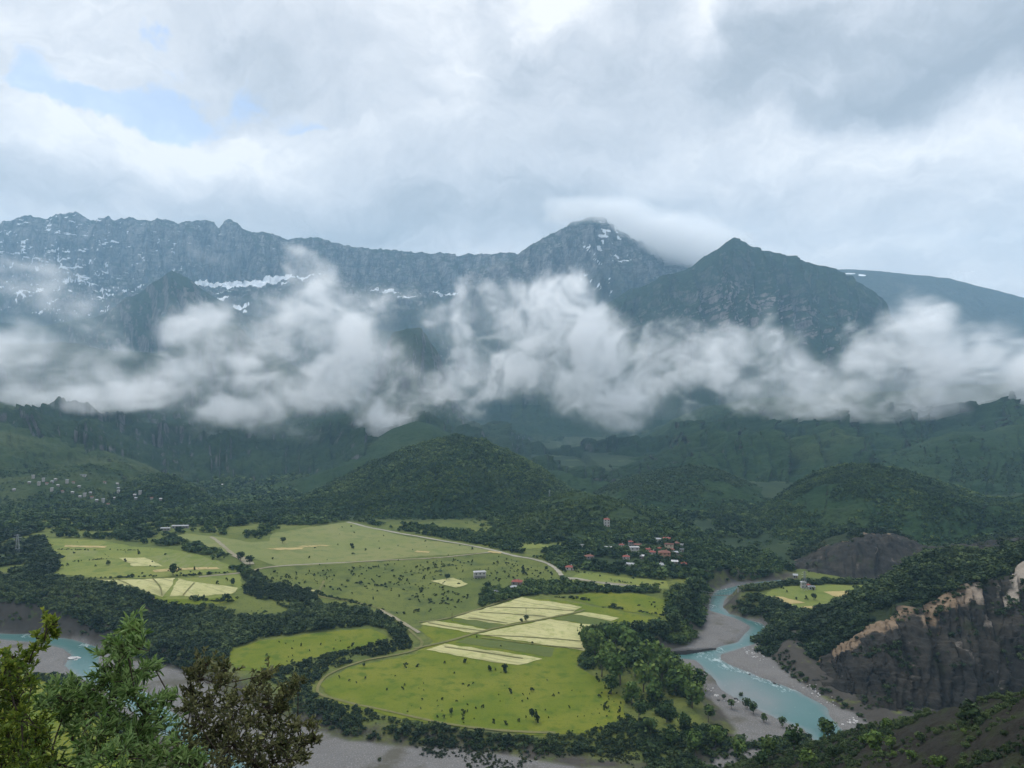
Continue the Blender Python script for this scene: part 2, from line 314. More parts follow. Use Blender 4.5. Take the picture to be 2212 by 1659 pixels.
# ------------------------------------------------------------------ hills and mountains: each lofted between foot, shoulders, crest and back
def patch(name, px0, px1, dpx, stations, rows, amps, sc, elong, mat, fine=.25, attrs=None, terrace=None, octv=6, seed=0, gully=None):
    """stations: polylines of (px, depth, py) or (px, depth, None, z): true distance and height of the land along them"""
    cols = np.arange(px0, px1+.1, dpx); D = []; Zs = []
    for st in stations:
        P = [(q[0], q[1], q[3] if len(q) == 4 else EYE+(HY-q[2])/F*q[1]) for q in st]
        P.sort(); xs = [q[0] for q in P]
        D.append(np.interp(cols, xs, [q[1] for q in P])); Zs.append(np.interp(cols, xs, [q[2] for q in P]))
    D = np.array(D); Zs = np.array(Zs); A = np.array(amps, float); n = len(D)
    T = np.concatenate([k+np.arange(r)/r for k, r in enumerate(rows)]+[[n-1]])
    def cr(a, T):
        out = []
        for t in T:
            k = min(int(t), n-2); u = t-k
            p1, p2 = a[k], a[k+1]; m1 = (a[k+1]-a[max(k-1, 0)])/2; m2 = (a[min(k+2, n-1)]-a[k])/2
            lim = np.abs(p2-p1)*1.2+1e-6; m1 = np.clip(m1, -lim, lim); m2 = np.clip(m2, -lim, lim)
            out.append((2*u**3-3*u*u+1)*p1+(u**3-2*u*u+u)*m1+(-2*u**3+3*u*u)*p2+(u**3-u*u)*m2)
        return np.array(out)
    d = cr(D, T); z = cr(Zs, T); a = np.interp(T, np.arange(n), A)[:, None]
    x = (cols[None]-CX)/F*d
    wx = x+sc*.35*(fbm2(x/sc*.9+seed, d/sc*.9, 3)-.5); wy = d+sc*.35*(fbm2(x/sc*.9+41+seed, d/sc*.9, 3)-.5)
    nz = fbm2(wx/sc+seed*3.1, wy/(sc*elong)+seed, octv, .5, True)
    z = z+a*1.9*(nz-.62)+a*fine*2*(fbm2(x/(sc*.12), d/(sc*.12), 4)-.5)
    if terrace:
        h, k, wgt = terrace; wv = z/h+1.1*fbm2(x/900, d/900, 3); fl = np.floor(wv); fr = wv-fl
        st = fl+fr**k*(1.0) ; z = z+(st-wv)*h*np.interp(T, np.arange(n), wgt)[:, None]
    if gully:
        ga, gw, gr_ = gully; C2 = np.repeat(cols[None], len(T), 0); T2_ = np.repeat(T[:, None], len(cols), 1); wv = .9*(fbm2(C2/60+seed, T2_*1.5, 3)-.5)
        gn = fbm2(C2/gw+T2_*.55+wv+seed*5, T2_*.5+seed, 5, .55, True); wt = np.interp(T, np.arange(n), gr_)[:, None]
        d = d+ga*wt*(.62-gn)*2; x = x-.45*ga*wt*(.62-gn)*2; z = z+.3*ga*wt*(gn-.62)
    V = np.stack([x, d, z], -1); at = {}
    if attrs: at = attrs(x, d, z, np.repeat(T[:, None], len(cols), 1), np.repeat(cols[None], len(T), 0))
    o = link(name, mesh_np(name, V, grid_faces(*x.shape), True, at), M[mat]); tag(o, kind='structure')
    return dict(o=o, V=V, T=T, cols=cols)
def slope(x, d, z):
    gx = np.gradient(z, axis=1)/np.maximum(np.abs(np.gradient(x, axis=1)), 1e-3); gy = np.gradient(z, axis=0)/np.maximum(np.abs(np.gradient(d, axis=0)), .5)
    return np.hypot(gx, gy)
ones = lambda v: (lambda x, d, z, T, C: {'rock': np.full(x.shape, v)})
def seq(ys, d=None):  # (px, py) list at one depth
    return [(p[0], d, p[1]) if len(p) == 2 else (p[0], p[2], p[1]) for p in ys]
HL = {}
HL['left'] = patch('foothill', -300, 560, 3, [
  [(-300,1050,None,-25),(560,1120,None,-25)],
  [(-300,1300,1030),(0,1280,1048),(200,1280,1062),(420,1300,None,-20),(560,1300,None,-30)],
  seq([(-300,950),(0,962),(150,990),(280,1022),(350,1046),(450,1075),(560,1110)], 1520),
  [(-300,2500,838),(0,2400,868),(60,2300,885),(100,2200,901),(200,2000,946),(280,1850,986),(350,1740,1022),(420,1640,1058),(470,1600,1085),(560,1600,1120)],
  [(-300,3000,None,120),(0,2700,None,60),(280,2200,None,-30),(560,1800,None,-60)]], [40,60,80,14], [0,6,30,9,0], 230, 1.8, 'foothill', attrs=ones(.7), gully=(60, 60, [0,.1,.8,.1,0]))
HL['knoll'] = patch('low_hill', 240, 470, 3, [
  [(240,1150,None,-25),(470,1150,None,-25)],
  seq([(240,1075),(290,1060),(350,1052),(410,1060),(470,1092)], 1270),
  seq([(240,1068),(285,1040),(320,1027),(350,1024),(390,1034),(430,1058),(470,1092)], 1400),
  [(240,1600,None,-40),(470,1600,None,-40)]], [24,30,10], [0,4,2,0], 90, 1.5, 'knoll', attrs=ones(.3), seed=5)
HL['centre'] = patch('wooded_hill', 540, 1500, 3, [
  [(540,1100,None,-15),(800,1010,None,5),(1100,1010,None,5),(1500,1100,None,-15)],
  [(540,1300,None,-18),(650,1240,1088),(750,1210,1068),(880,1190,1050),(985,1180,1045),(1100,1190,1055),(1190,1220,1075),(1300,1250,None,0),(1500,1350,None,-25)],
  [(540,1450,1120),(600,1450,1100),(650,1420,1080),(720,1440,1045),(800,1460,1005),(880,1480,970),(940,1490,952),(985,1490,947),(1040,1490,955),(1100,1480,978),(1150,1470,1005),(1200,1440,1038),(1230,1430,1060),(1300,1430,1085),(1500,1450,1130)],
  [(540,1800,None,-60),(985,1900,None,-30),(1500,1800,None,-60)]], [60,70,14], [0,22,9,0], 140, 1.6, 'knoll', attrs=ones(.45), gully=(34, 60, [0,1,.15,0]), seed=2)
HL['shoulder'] = patch('hill_shoulder', 1000, 1540, 3, [
  [(1000,880,None,8),(1250,860,None,6),(1400,830,None,2),(1540,830,None,-8)],
  [(1000,960,None,10),(1060,960,1145),(1120,960,1135),(1200,960,1128),(1300,950,1138),(1400,930,1160),(1480,900,1200),(1540,900,None,-10)],
  [(1000,1090,None,8),(1060,1100,1112),(1110,1110,1098),(1160,1120,1082),(1210,1120,1069),(1255,1120,1061),(1300,1110,1071),(1350,1080,1091),(1400,1060,1114),(1460,1010,1155),(1540,960,1205)],
  [(1000,1350,None,-40),(1250,1400,None,-30),(1540,1300,None,-50)]], [36,50,12], [0,9,4,0], 95, 1.4, 'foothill', attrs=ones(.2), seed=3)
HL['rear'] = patch('rear_hill', 500, 1330, 3, [
  [(500,1350,None,-40),(1330,1350,None,-40)],
  [(500,1650,1082),(650,1650,1045),(800,1700,1000),(900,1700,985),(1100,1700,1010),(1330,1650,1060)],
  [(500,2050,1098),(560,2080,1078),(620,2100,1056),(680,2120,1030),(750,2150,992),(810,2180,950),(850,2190,928),(900,2200,913),(930,2200,918),(980,2180,940),(1040,2150,968),(1120,2100,985),(1200,2050,1012),(1260,2000,1050),(1330,1950,1075)],
  [(500,2600,None,-60),(900,2900,None,0),(1330,2600,None,-60)]], [40,50,14], [0,20,8,0], 220, 1.7, 'spur', attrs=ones(.4), gully=(50, 60, [0,1,.15,0]), seed=4)
HL['wall'] = patch('mountain_foot', -330, 1500, 3, [
  [(-330,1450,None,-40),(600,1380,None,-40),(1500,1600,None,-40)],
  seq([(-330,925),(0,930),(200,960),(350,1010),(500,1036),(700,1030),(850,1010),(1000,1000),(1100,1010),(1200,1025),(1300,1030),(1500,1020)], 1780),
  seq([(-330,800),(0,850),(200,855),(300,865),(450,850),(600,880),(700,880),(800,870),(870,850),(930,860),(1000,910),(1060,940),(1150,945),(1250,955),(1500,930)], 3150),
  seq([(-330,740),(0,745),(130,740),(250,760),(350,760),(412,722),(440,706),(480,697),(520,702),(545,735),(600,770),(700,820),(790,850),(838,740),(850,716),(880,711),(908,713),(925,735),(950,770),(975,830),(992,870),(1020,920),(1080,935),(1200,925),(1300,915),(1500,880)], 3900),
  [(-330,4800,None,250),(400,4700,None,200),(880,4500,None,50),(1500,4600,None,0)]], [70,110,100,16], [0,75,100,10,0], 420, 1.8, 'wall', attrs=ones(1.0), gully=(110, 46, [0,.7,1,.2,0]), seed=6)
HL['sub'] = patch('mountain_spur', -330, 1500, 3, [
  [(-330,4300,None,0),(1500,4300,None,0)],
  seq([(-330,770),(0,780),(200,760),(300,730),(372,690),(450,720),(560,770),(800,790),(1200,800),(1500,800)], 5000),
  seq([(-330,690),(0,700),(100,712),(200,694),(250,668),(300,640),(340,612),(371,590),(405,612),(440,634),(480,660),(530,690),(600,690),(700,700),(820,715),(1000,730),(1200,720),(1350,712),(1500,720)], 5600),
  [(-330,6200,None,300),(1500,6200,None,200)]], [70,120,12], [0,130,20,0], 520, 1.4, 'peak', attrs=ones(.7), gully=(140, 44, [0,1,.2,0]), seed=7)
def snow_main(x, d, z, T, C):
    py = HY-(z-EYE)*F/d; s = slope(x, d, z)
    flatn = 1-sst(.35, .85, s)
    n = fbm2(x/260, z/55, 5, .6)
    fl_ = fbm2(x/75+3, z/26, 5, .62); gl = fbm2(x/28+11, z/110, 4, .6)
    base = np.clip((n-.53)*2.2, 0, 1)*flatn*sst(300, 800, z)*(.35+.65*sst(900, 1350, z))*(1-.6*sst(520, 760, C))
    zone = 1.0*sst(620, 900, z)*(1-sst(560, 900, C))*(.5+.5*(1-sst(200, 520, C)))+.3*sst(820, 900, z)*(1-sst(1120, 1250, z))*sst(700, 900, C)
    base = np.maximum(base, np.clip(zone, 0, 1)*np.maximum(1.0*sst(.63, .80, fl_), .8*sst(.70, .80, gl)))
    # lasting drifts lying on the ledges under the cliff
    wx = x+260*(fbm2(x/110, z/45, 5, .6)-.5); wz = z+170*(fbm2(x/90+7, z/50, 5, .6)-.5)
    for cx, cz, rx, rz, k in SNOWB:
        base = np.maximum(base, k*np.clip(1.35-((wx-cx)/rx)**2-((wz-cz)/rz)**2, 0, 1))
    return {'snow': base, 'rock': sst(.28, .55, T/2.0)*1.0}
def bz(px, py, d): return ((px-CX)/F*d, EYE+(HY-py)/F*d)
SNOWB = []
for px, py, rx, ry, k in ((445,612,50,7,1),(520,612,70,9,1),(600,603,62,11,1),(655,594,28,9,1),(555,617,60,6,1),(640,590,40,5,.9),(480,618,40,5,1),(505,642,14,4,1),(530,655,10,6,1),(565,678,22,9,1),(152,600,22,9,1),(90,632,14,12,1),(110,655,12,6,.9),(245,637,40,4,1),(110,560,28,5,.9),(75,540,22,5,.9),(30,560,18,5,.8),(345,600,18,10,1),(300,622,18,5,.9),(880,652,16,14,.9),(835,632,30,6,.9),(970,640,28,5,.9),(945,632,34,4,1),(140,585,26,4,.8),(40,525,20,5,.8)):
    a, b = bz(px, py, 7000); SNOWB.append((a, b, rx/F*7000, ry/F*7000, k))
HL['main'] = patch('mountain_ridge', -400, 1600, 2.5, [
  [(-400,5500,None,150),(1600,5500,None,150)],
  seq([(-400,640),(0,650),(300,655),(500,640),(680,622),(800,640),(1000,650),(1200,660),(1600,680)], 6600),
  seq([(-400,585),(0,590),(250,600),(420,600),(520,592),(660,575),(760,592),(900,615),(1100,620),(1600,640)], 7300),
  seq([(-400,492),(0,484),(40,475),(64,472),(92,474),(112,470),(120,465),(150,464),(170,467),(186,476),(194,485),(208,484),(214,477),(236,475),(244,482),(260,479),(280,477),(300,482),(330,477),(372,482),(386,490),(400,483),(430,481),(462,485),(472,502),(484,487),(498,482),(512,490),(520,500),(560,509),(600,516),(622,524),(640,519),(700,526),(716,531),(760,541),(800,546),(840,550),(862,552),(925,556),(960,551),(1030,554),(1046,557),(1100,553),(1600,560)], 7900),
  [(-400,9000,None,900),(1600,9000,None,700)]], [60,70,170,12], [0,90,80,26,0], 360, 1.0, 'alp', fine=.45, attrs=snow_main, gully=(190, 34, [0,.5,1,.35,0]), terrace=(85, 2.6, [0,.3,.6,.2,0]), octv=7, seed=8)
def snow_peak(x, d, z, T, C):
    py = HY-(z-EYE)*F/d; b = np.zeros_like(x)
    wx = x+60*(fbm2(x/90, z/60, 4)-.5); wz = z+60*(fbm2(x/90+7, z/60, 4)-.5)
    for px, qy, rx, ry in ((1308,500,12,5),(1296,512,8,3),(1328,560,10,4),(1345,570,16,3),(1300,527,4,10),(1290,545,6,8)):
        cx, cz = bz(px, qy, 6700); b = np.maximum(b, np.clip(1.3-((wx-cx)/(rx/F*6700))**2-((wz-cz)/(ry/F*6700))**2, 0, 1))
    return {'snow': np.maximum(b, np.maximum(.3*(1-sst(.3, .8, slope(x, d, z)))*sst(900, 1300, z), .95*sst(.63, .76, fbm2(x/46+4, z/60+x/90, 5, .6))*sst(750, 1000, z)*np.exp(-((C-1300)/70)**2))), 'rock': sst(.30, .7, T/2.0)}
HL['peak2'] = patch('rocky_peak', 1000, 1640, 2.5, [
  [(1000,5300,None,150),(1640,5300,None,150)],
  seq([(1000,640),(1100,640),(1200,645),(1260,625),(1300,590),(1340,600),(1400,620),(1500,640),(1640,660)], 6300),
  seq([(1000,596),(1070,576),(1100,560),(1122,550),(1150,533),(1180,513),(1210,499),(1240,484),(1265,477),(1290,474),(1308,483),(1325,492),(1345,508),(1370,520),(1400,532),(1440,545),(1480,566),(1540,590),(1640,620)], 7100),
  [(1000,8000,None,700),(1640,8000,None,700)]], [60,170,12], [0,120,26,0], 320, 1.2, 'alp', fine=.45, attrs=snow_peak, gully=(180, 34, [0,1,.3,0]), terrace=(70, 2.3, [0,.4,.3,0]), octv=7, seed=9)
HL['pyr'] = patch('pyramid_mountain', 1100, 2360, 2.5, [
  [(1100,3500,None,0),(2360,3500,None,0)],
  seq([(1100,860),(1250,800),(1350,760),(1500,740),(1600,735),(1750,745),(1900,770),(2050,840),(2360,880)], 4200),
  seq([(1100,800),(1180,760),(1250,720),(1300,690),(1380,670),(1450,655),(1520,640),(1580,625),(1650,632),(1750,655),(1850,690),(1920,740),(2050,800),(2360,850)], 4750),
  seq([(1100,790),(1180,740),(1250,690),(1290,672),(1330,650),(1362,628),(1400,622),(1440,606),(1475,597),(1500,585),(1520,566),(1545,550),(1566,532),(1587,517),(1606,526),(1640,543),(1680,555),(1720,565),(1745,573),(1775,584),(1800,588),(1830,600),(1860,616),(1890,640),(1914,660),(1925,690),(1980,750),(2100,800),(2360,830)], 5300),
  [(1100,6200,None,100),(1587,6200,None,500),(2360,6200,None,100)]], [40,110,110,12], [0,80,100,10,0], 400, 1.6, 'peak', fine=.35, attrs=lambda x, d, z, T, C: {'rock': .25+.95*np.exp(-((C-1620+60*(T-2))/170)**2)*sst(.7, 1.1, T)*(1-sst(1.9, 2.3, T))}, octv=7, gully=(150, 40, [0,.8,.9,.15,0]), seed=11)
def snow_bald(x, d, z, T, C):
    b = np.zeros_like(x); wx = x+90*(fbm2(x/150, z/90, 4)-.5)
    for px, qy, rx, ry in ((1832,592,14,2),(1850,597,9,3),(1816,590,8,2)):
        cx, cz = bz(px, qy, 8300); b = np.maximum(b, np.clip(1.3-((wx-cx)/(rx/F*8300))**2-((z-cz)/(ry/F*8300))**2, 0, 1))
    return {'snow': b, 'rock': np.full(x.shape, .6)}
HL['bald'] = patch('far_mountain', 1600, 2500, 3, [
  [(1600,6500,None,100),(2500,6500,None,100)],
  seq([(1600,680),(1900,660),(2100,690),(2300,720),(2500,740)], 7600),
  seq([(1600,610),(1720,596),(1790,588),(1830,587),(1870,589),(1950,597),(2050,606),(2100,619),(2160,634),(2212,647),(2320,672),(2500,700)], 8600),
  [(1600,9300,None,700),(2500,9300,None,500)]], [50,70,8], [0,55,8,0], 700, 1.3, 'bald', attrs=snow_bald, seed=12)
HL['right'] = patch('right_foothill', 1080, 2500, 3, [
  [(1080,1450,None,-45),(1300,1350,None,-45),(2500,1350,None,-40)],
  seq([(1080,1085),(1200,1062),(1300,1042),(1400,1020),(1550,1010),(1700,1005),(1900,1000),(2100,975),(2500,945)], 1800),
  seq([(1080,1040),(1200,1015),(1300,1005),(1400,972),(1500,940),(1600,922),(1750,930),(1900,925),(2100,900),(2500,880)], 2400),
  seq([(1080,1020),(1180,996),(1260,990),(1330,975),(1390,945),(1450,905),(1520,880),(1600,862),(1750,855),(1900,850),(2060,835),(2212,835),(2500,820)], 3000),
  [(1080,3700,None,-40),(2500,3700,None,100)]], [70,90,90,14], [0,85,100,12,0], 320, 2.2, 'spur', attrs=ones(.5), gully=(130, 60, [0,.7,.9,.1,0]), seed=13)
HL['lobe'] = patch('green_spur', 1180, 1760, 3, [
  [(1180,1100,None,-40),(1760,1080,None,-40)],
  seq([(1180,1115),(1290,1098),(1400,1082),(1500,1072),(1600,1082),(1760,1125)], 1300),
  seq([(1180,1115),(1245,1086),(1290,1061),(1345,1037),(1420,1020),(1490,1008),(1550,1015),(1610,1040),(1680,1075),(1760,1110)], 1560),
  [(1180,2000,None,-60),(1760,2000,None,-60)]], [50,60,12], [0,18,6,0], 150, 1.8, 'spur', attrs=ones(.3), seed=14)
HL['ridge_r'] = patch('dark_spur', 1420, 2500, 3, [
  [(1420,860,None,-20),(1600,840,None,-14),(1750,930,None,-8),(2500,850,None,-4)],
  seq([(1420,1225),(1500,1205),(1600,1170),(1700,1142),(1800,1115),(1900,1098),(2000,1098),(2100,1110),(2200,1110),(2500,1090)], 1030),
  seq([(1420,1185),(1500,1160),(1570,1128),(1630,1104),(1700,1058),(1760,1025),(1820,1006),(1900,1003),(1960,1018),(2050,1048),(2130,1078),(2180,1080),(2300,1060),(2500,1040)], 1300),
  [(1420,1700,None,-60),(2500,1700,None,-60)]], [60,80,12], [0,18,6,0], 170, 1.7, 'spur', attrs=ones(.5), gully=(36, 70, [0,1,.15,0]), seed=15)
HL['brown'] = patch('brown_spur', 1820, 2500, 3, [
  [(1820,1450,None,-40),(2500,1400,None,-40)],
  seq([(1820,1045),(1950,1010),(2080,995),(2212,995),(2500,970)], 1650),
  seq([(1820,1030),(1900,988),(1980,955),(2060,932),(2120,935),(2180,922),(2300,900),(2500,880)], 2000),
  [(1820,2500,None,-60),(2500,2500,None,0)]], [36,50,12], [0,24,8,0], 210, 1.8, 'spur', attrs=ones(.7), gully=(50, 60, [0,1,.15,0]), seed=16)
def shale_attr(r0, r1, s0, s1, w0, pale=None):
    def f(x, d, z, T, C):
        n = fbm2(x/26, d/26, 4)
        sc = sst(s0, s0+.34, T+.5*(n-.5)+.25*(fbm2(C/9, T*2, 4)-.5))*(1-sst(s1-.02, s1+.1, T+.1*(n-.5)))*(.1+1.35*sst(.30, .62, fbm2(C/46+5, T*1.4, 4)))
        if pale: sc = np.maximum(sc, .62*sst(2040, 2120, C)*sst(.60, .70, fbm2(C/30+8, T*2.2+3, 4))*sst(1.0, 1.3, T)*(1-sst(1.95, 2.05, T)))
        return {'scar': sc, 'wood': sst(w0-.05, w0+.05, T+.25*(n-.5)), 'pale': sst(2050, 2150, C) if pale else np.zeros_like(x)}
    return f
HL['slide'] = patch('landslide_cliff', 1560, 2500, 3, [
  [(1560,800,None,-9),(1680,795,None,-10),(1800,775,None,-9),(2000,730,None,-9),(2500,700,None,-9)],
  [(1560,830,None,-6),(1680,830,None,-2),(1730,830,1225),(1800,830,1190),(1850,830,1168),(1930,830,1165),(2000,830,1195),(2100,800,1190),(2500,800,1150)],
  [(1560,870,None,-2),(1650,880,1232),(1690,890,1212),(1740,900,1186),(1790,910,1163),(1845,910,1148),(1900,910,1146),(1945,910,1158),(1980,910,1182),(2030,900,1190),(2120,890,1170),(2212,890,1150),(2500,890,1110)],
  [(1560,1000,None,-12),(1800,1020,None,-4),(2500,1020,None,0)]], [50,30,14], [0,9,2.5,0], 36, 1.6, 'shale', fine=.4, attrs=shale_attr(0,1,1.35,1.7,1.55), gully=(12, 40, [.3,1,.2,0]), seed=17)
HL['scar'] = patch('shale_ridge', 1630, 2520, 2.5, [
  [(1630,556,None,-9),(1680,545,None,-9),(1719,518,None,-9),(1762,494,None,-9),(1811,472,None,-9),(1861,456,None,-9),(1900,446,None,-10),(2000,440,None,-12),(2212,430,None,-15),(2520,420,None,-15)],
  [(1630,560,1426),(1680,551,1434),(1720,528,1452),(1762,508,1460),(1811,492,1462),(1861,480,1460),(1900,472,1458),(2000,470,1450),(2212,470,1420),(2520,470,1380)],
  [(1630,566,1418),(1680,557,1428),(1705,546,1440),(1740,536,1432),(1800,522,1404),(1860,510,1368),(1910,510,1345),(1960,512,1312),(2010,515,1300),(2100,520,1262),(2160,524,1240),(2212,526,1208),(2520,530,1120)],
  [(1630,585,1414),(1655,580,1402),(1690,590,1376),(1740,600,1345),(1800,602,1312),(1850,604,1285),(1900,606,1262),(1960,610,1224),(2005,612,1200),(2040,614,1192),(2120,622,1196),(2212,632,1188),(2520,640,1130)],
  [(1630,640,None,-8),(1900,700,None,-12),(2520,760,None,-12)]], [80,80,60,14], [1,8,4.0,2.5,0], 24, 1.3, 'shale', fine=.4, attrs=shale_attr(0,1,1.50,1.98,2.0,True), gully=(15, 30, [.3,1,.6,0,0]), seed=18)
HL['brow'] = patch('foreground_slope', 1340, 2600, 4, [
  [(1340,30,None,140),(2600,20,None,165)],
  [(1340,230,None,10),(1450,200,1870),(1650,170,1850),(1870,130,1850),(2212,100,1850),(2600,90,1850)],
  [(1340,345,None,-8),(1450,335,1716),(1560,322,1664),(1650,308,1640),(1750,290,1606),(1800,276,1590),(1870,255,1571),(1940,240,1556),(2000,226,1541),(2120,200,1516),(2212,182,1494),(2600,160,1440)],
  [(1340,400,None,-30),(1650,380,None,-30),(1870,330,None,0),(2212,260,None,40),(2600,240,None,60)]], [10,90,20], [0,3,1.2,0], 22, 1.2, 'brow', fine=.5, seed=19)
TERRAIN = [GO, CH]+[h['o'] for h in HL.values()]
bpy.context.view_layer.update()
def hit(px, py):
    """nearest land met along a photo direction"""
    dr = Vector(((px-CX)/F, 1, (HY-py)/F)).normalized(); best = None
    for o in TERRAIN:
        ok, loc, nr, _ = o.ray_cast(Vector((0, 0, EYE)), dr)
        if ok and (best is None or loc.y < best.y): best = loc.copy()
    return best
def drop(x, y):
    best = None
    for o in TERRAIN:
        ok, loc, nr, _ = o.ray_cast(Vector((x, y, 3000)), Vector((0, 0, -1)))
        if ok and (best is None or loc.z > best.z): best = loc.copy()
    return best.z if best else 0.0
# ------------------------------------------------------------------ draped sheets: fields, river, roads
def drape(name, poly, mat, off=.25, step=6.0, zf=None, jit=2.4, label=None, attrs=None):
    P = []
    for i in range(len(poly)):
        a = np.array(poly[i]); b = np.array(poly[(i+1) % len(poly)]); n = max(1, int(np.hypot(*(b-a))/step))
        for k in range(n):
            q = a+(b-a)*k/n; P.append(q+(RNG.random(2)-.5)*jit*(1 if k else .5))
    P = np.array(P); x0, y0 = P.min(0); x1, y1 = P.max(0)
    gx, gy = np.meshgrid(np.arange(x0, x1, step), np.arange(y0, y1, step)); gx = gx.ravel()+RNG.random(gx.size)*.5; gy = gy.ravel()
    s = sdist(gx, gy, [tuple(q) for q in P]); k = s > step*.5
    Q = np.concatenate([P, np.stack([gx[k], gy[k]], -1)])
    vs, es, fs, *_ = delaunay_2d_cdt([Vector(q) for q in Q], [], [list(range(len(P)))], 1, 1e-4)
    v = np.array([(q.x, q.y) for q in vs]); z = (ground(v[:, 0], v[:, 1])+off) if zf is None else zf(v[:, 0], v[:, 1])
    tri = np.array([f for f in fs if len(f) == 3])
    at = attrs(v[:, 0], v[:, 1]) if attrs else None
    o = link(name, mesh_np(name, np.column_stack([v, z]), tri, True, at), M[mat]); tag(o, kind='structure'); return o
FIELDS = [
 ('meadow','meadow',[(690,1480),(760,1440),(900,1412),(935,1385),(905,1360),(915,1345),(1000,1335),(1120,1292),(1200,1296),(1440,1340),(1448,1352),(1400,1366),(1330,1370),(1262,1408),(1245,1440),(1300,1470),(1348,1510),(1350,1550),(1290,1585),(1150,1588),(1000,1572),(850,1550),(720,1515)]),
 ('meadow','meadow',[(490,1410),(560,1385),(700,1366),(800,1358),(838,1376),(820,1390),(700,1415),(610,1440),(560,1450),(510,1448)]),
 ('meadow','meadow',[(-200,1455),(60,1463),(140,1480),(200,1530),(260,1600),(330,1680),(-200,1700)]),
 ('pasture','pasture',[(380,1158),(400,1152),(470,1160),(540,1172),(580,1170),(590,1152),(660,1140),(752,1128),(880,1160),(1000,1178),(1078,1192),(860,1206),(600,1224),(540,1205),(460,1190)]),
 ('terrace_field','terrace',[(95,1163),(220,1168),(300,1182),(392,1190),(486,1217),(520,1236),(400,1246),(270,1252),(120,1242),(128,1215),(112,1180)]),
 ('terrace_field','terrace',[(150,1250),(300,1254),(420,1248),(516,1241),(524,1268),(500,1286),(440,1296),(350,1294),(290,1280),(210,1262)]),
 ('pasture','pasture',[(312,1205),(392,1194),(470,1212),(500,1228),(430,1234),(352,1224)]),
 ('pasture','pasture',[(150,1190),(212,1190),(205,1204),(140,1210)]),
 ('meadow','meadow',[(330,1288),(420,1292),(520,1290),(505,1300),(450,1308),(345,1306)]),
 ('crop_strip','lawn',[(1192,1338),(1238,1327),(1330,1346),(1430,1346),(1440,1356),(1380,1364)]),
 ('crop_strip','lawn',[(975,1341),(1010,1338),(1092,1352),(1060,1360)]),
 ('crop_strip','lawn',[(985,1388),(1010,1378),(1200,1400),(1190,1420)]),
 ('hay_field','hay',[(979,1336),(1040,1318),(1088,1304),(1126,1291),(1200,1302),(1257,1312),(1236,1325),(1180,1335),(1092,1350)]),
 ('hay_field','hay',[(907,1349),(941,1341),(1050,1361),(1021,1368)]),
 ('hay_field','hay',[(1029,1371),(1100,1356),(1189,1338),(1356,1362),(1325,1370),(1290,1372),(1262,1407),(1150,1390)]),
 ('hay_field','hay',[(920,1405),(962,1392),(1070,1407),(1173,1424),(1118,1438),(1020,1424)]),
 ('hay_field','hay',[(1240,1328),(1261,1323),(1339,1336),(1320,1342)]),
 ('hay_field','hay',[(257,1206),(312,1205),(351,1224),(288,1224)]),
 ('hay_field','hay',[(217,1253),(278,1253),(330,1251),(378,1249),(368,1272),(352,1290),(333,1285),(278,1273),(236,1264)]),
 ('hay_field','hay',[(384,1250),(420,1258),(514,1271),(500,1284),(430,1288),(365,1290),(376,1272)]),
 ('hay_field','hay',[(930,1256),(980,1249),(1012,1262),(985,1270)]),
 ('hay_field','hay',[(600,1268),(625,1264),(690,1276),(680,1284)]),
 ('far_field','terrace',[(1652,1285),(1680,1268),(1780,1263),(1885,1264),(1890,1290),(1830,1300),(1740,1320),(1660,1300)]),
 ('hay_field','hay2',[(1657,1288),(1690,1290),(1740,1303),(1700,1306)]),
 ('hay_field','hay2',[(1778,1279),(1830,1277),(1880,1280),(1840,1294),(1800,1288)]),
 ('hay_field','hay2',[(1728,1312),(1780,1306),(1806,1311),(1770,1316)]),
 ('hay_field','hay2',[(1776,1322),(1800,1313),(1848,1310),(1812,1325)]),
 ('lower_pasture','terrace',[(1230,1250),(1260,1236),(1330,1246),(1440,1255),(1445,1272),(1330,1272),(1250,1268)]),
 ('lower_pasture','terrace',[(1010,1172),(1060,1166),(1140,1170),(1200,1182),(1130,1186),(1080,1188)]),
 ('lower_pasture','meadow',[(1225,1294),(1290,1278),(1390,1284),(1448,1300),(1446,1336),(1340,1318)]),
]
LIFT = {'hay_field': .42, 'crop_strip': .34, 'meadow': .2, 'far_field': .2}
for nm, mt, pl in FIELDS: drape(nm, GP(pl), mt, LIFT.get(nm, .22))
def wattr(x, y):
    P, S = np.array([onz(p, WZ) for p in RAPIDS]), RAPR
    f = np.zeros_like(x)
    for (a, b), r in zip(P, S): f = np.maximum(f, np.clip(1.25-np.hypot((x-a)/r, (y-b)/(r*1.3)), 0, 1))
    s = np.maximum(sdist(x, y, WAT), sdist(x, y, WAT2))
    px = CX+x/y*F; py = HY+(EYE-WZ)/y*F
    shal = np.exp(-((px-1580)/60)**2-((py-1488)/30)**2)*1.1+np.exp(-((px-1640)/60)**2-((py-1525)/30)**2)*.8
    return {'foam': f, 'shore': np.clip((1-sst(0, 5, s))*.8+shal*(.4+.8*fbm2(x/12, y/12, 3)), 0, 1)}
RAPIDS = [(1540,1275),(1560,1272),(1600,1266),(1535,1310),(1640,1348),(1660,1354),(1520,1415),(1545,1425),(1560,1437),(1575,1443),(1590,1446),(1610,1452),(1635,1462),(1655,1470),(1680,1482),(1700,1488),(1555,1404),(185,1392),(205,1440),(60,1374)]
RAPR = [.6*v for v in [7,6,10,8,6,5,9,8,6,6,5,6,6,6,6,6,6,6,5,5]]
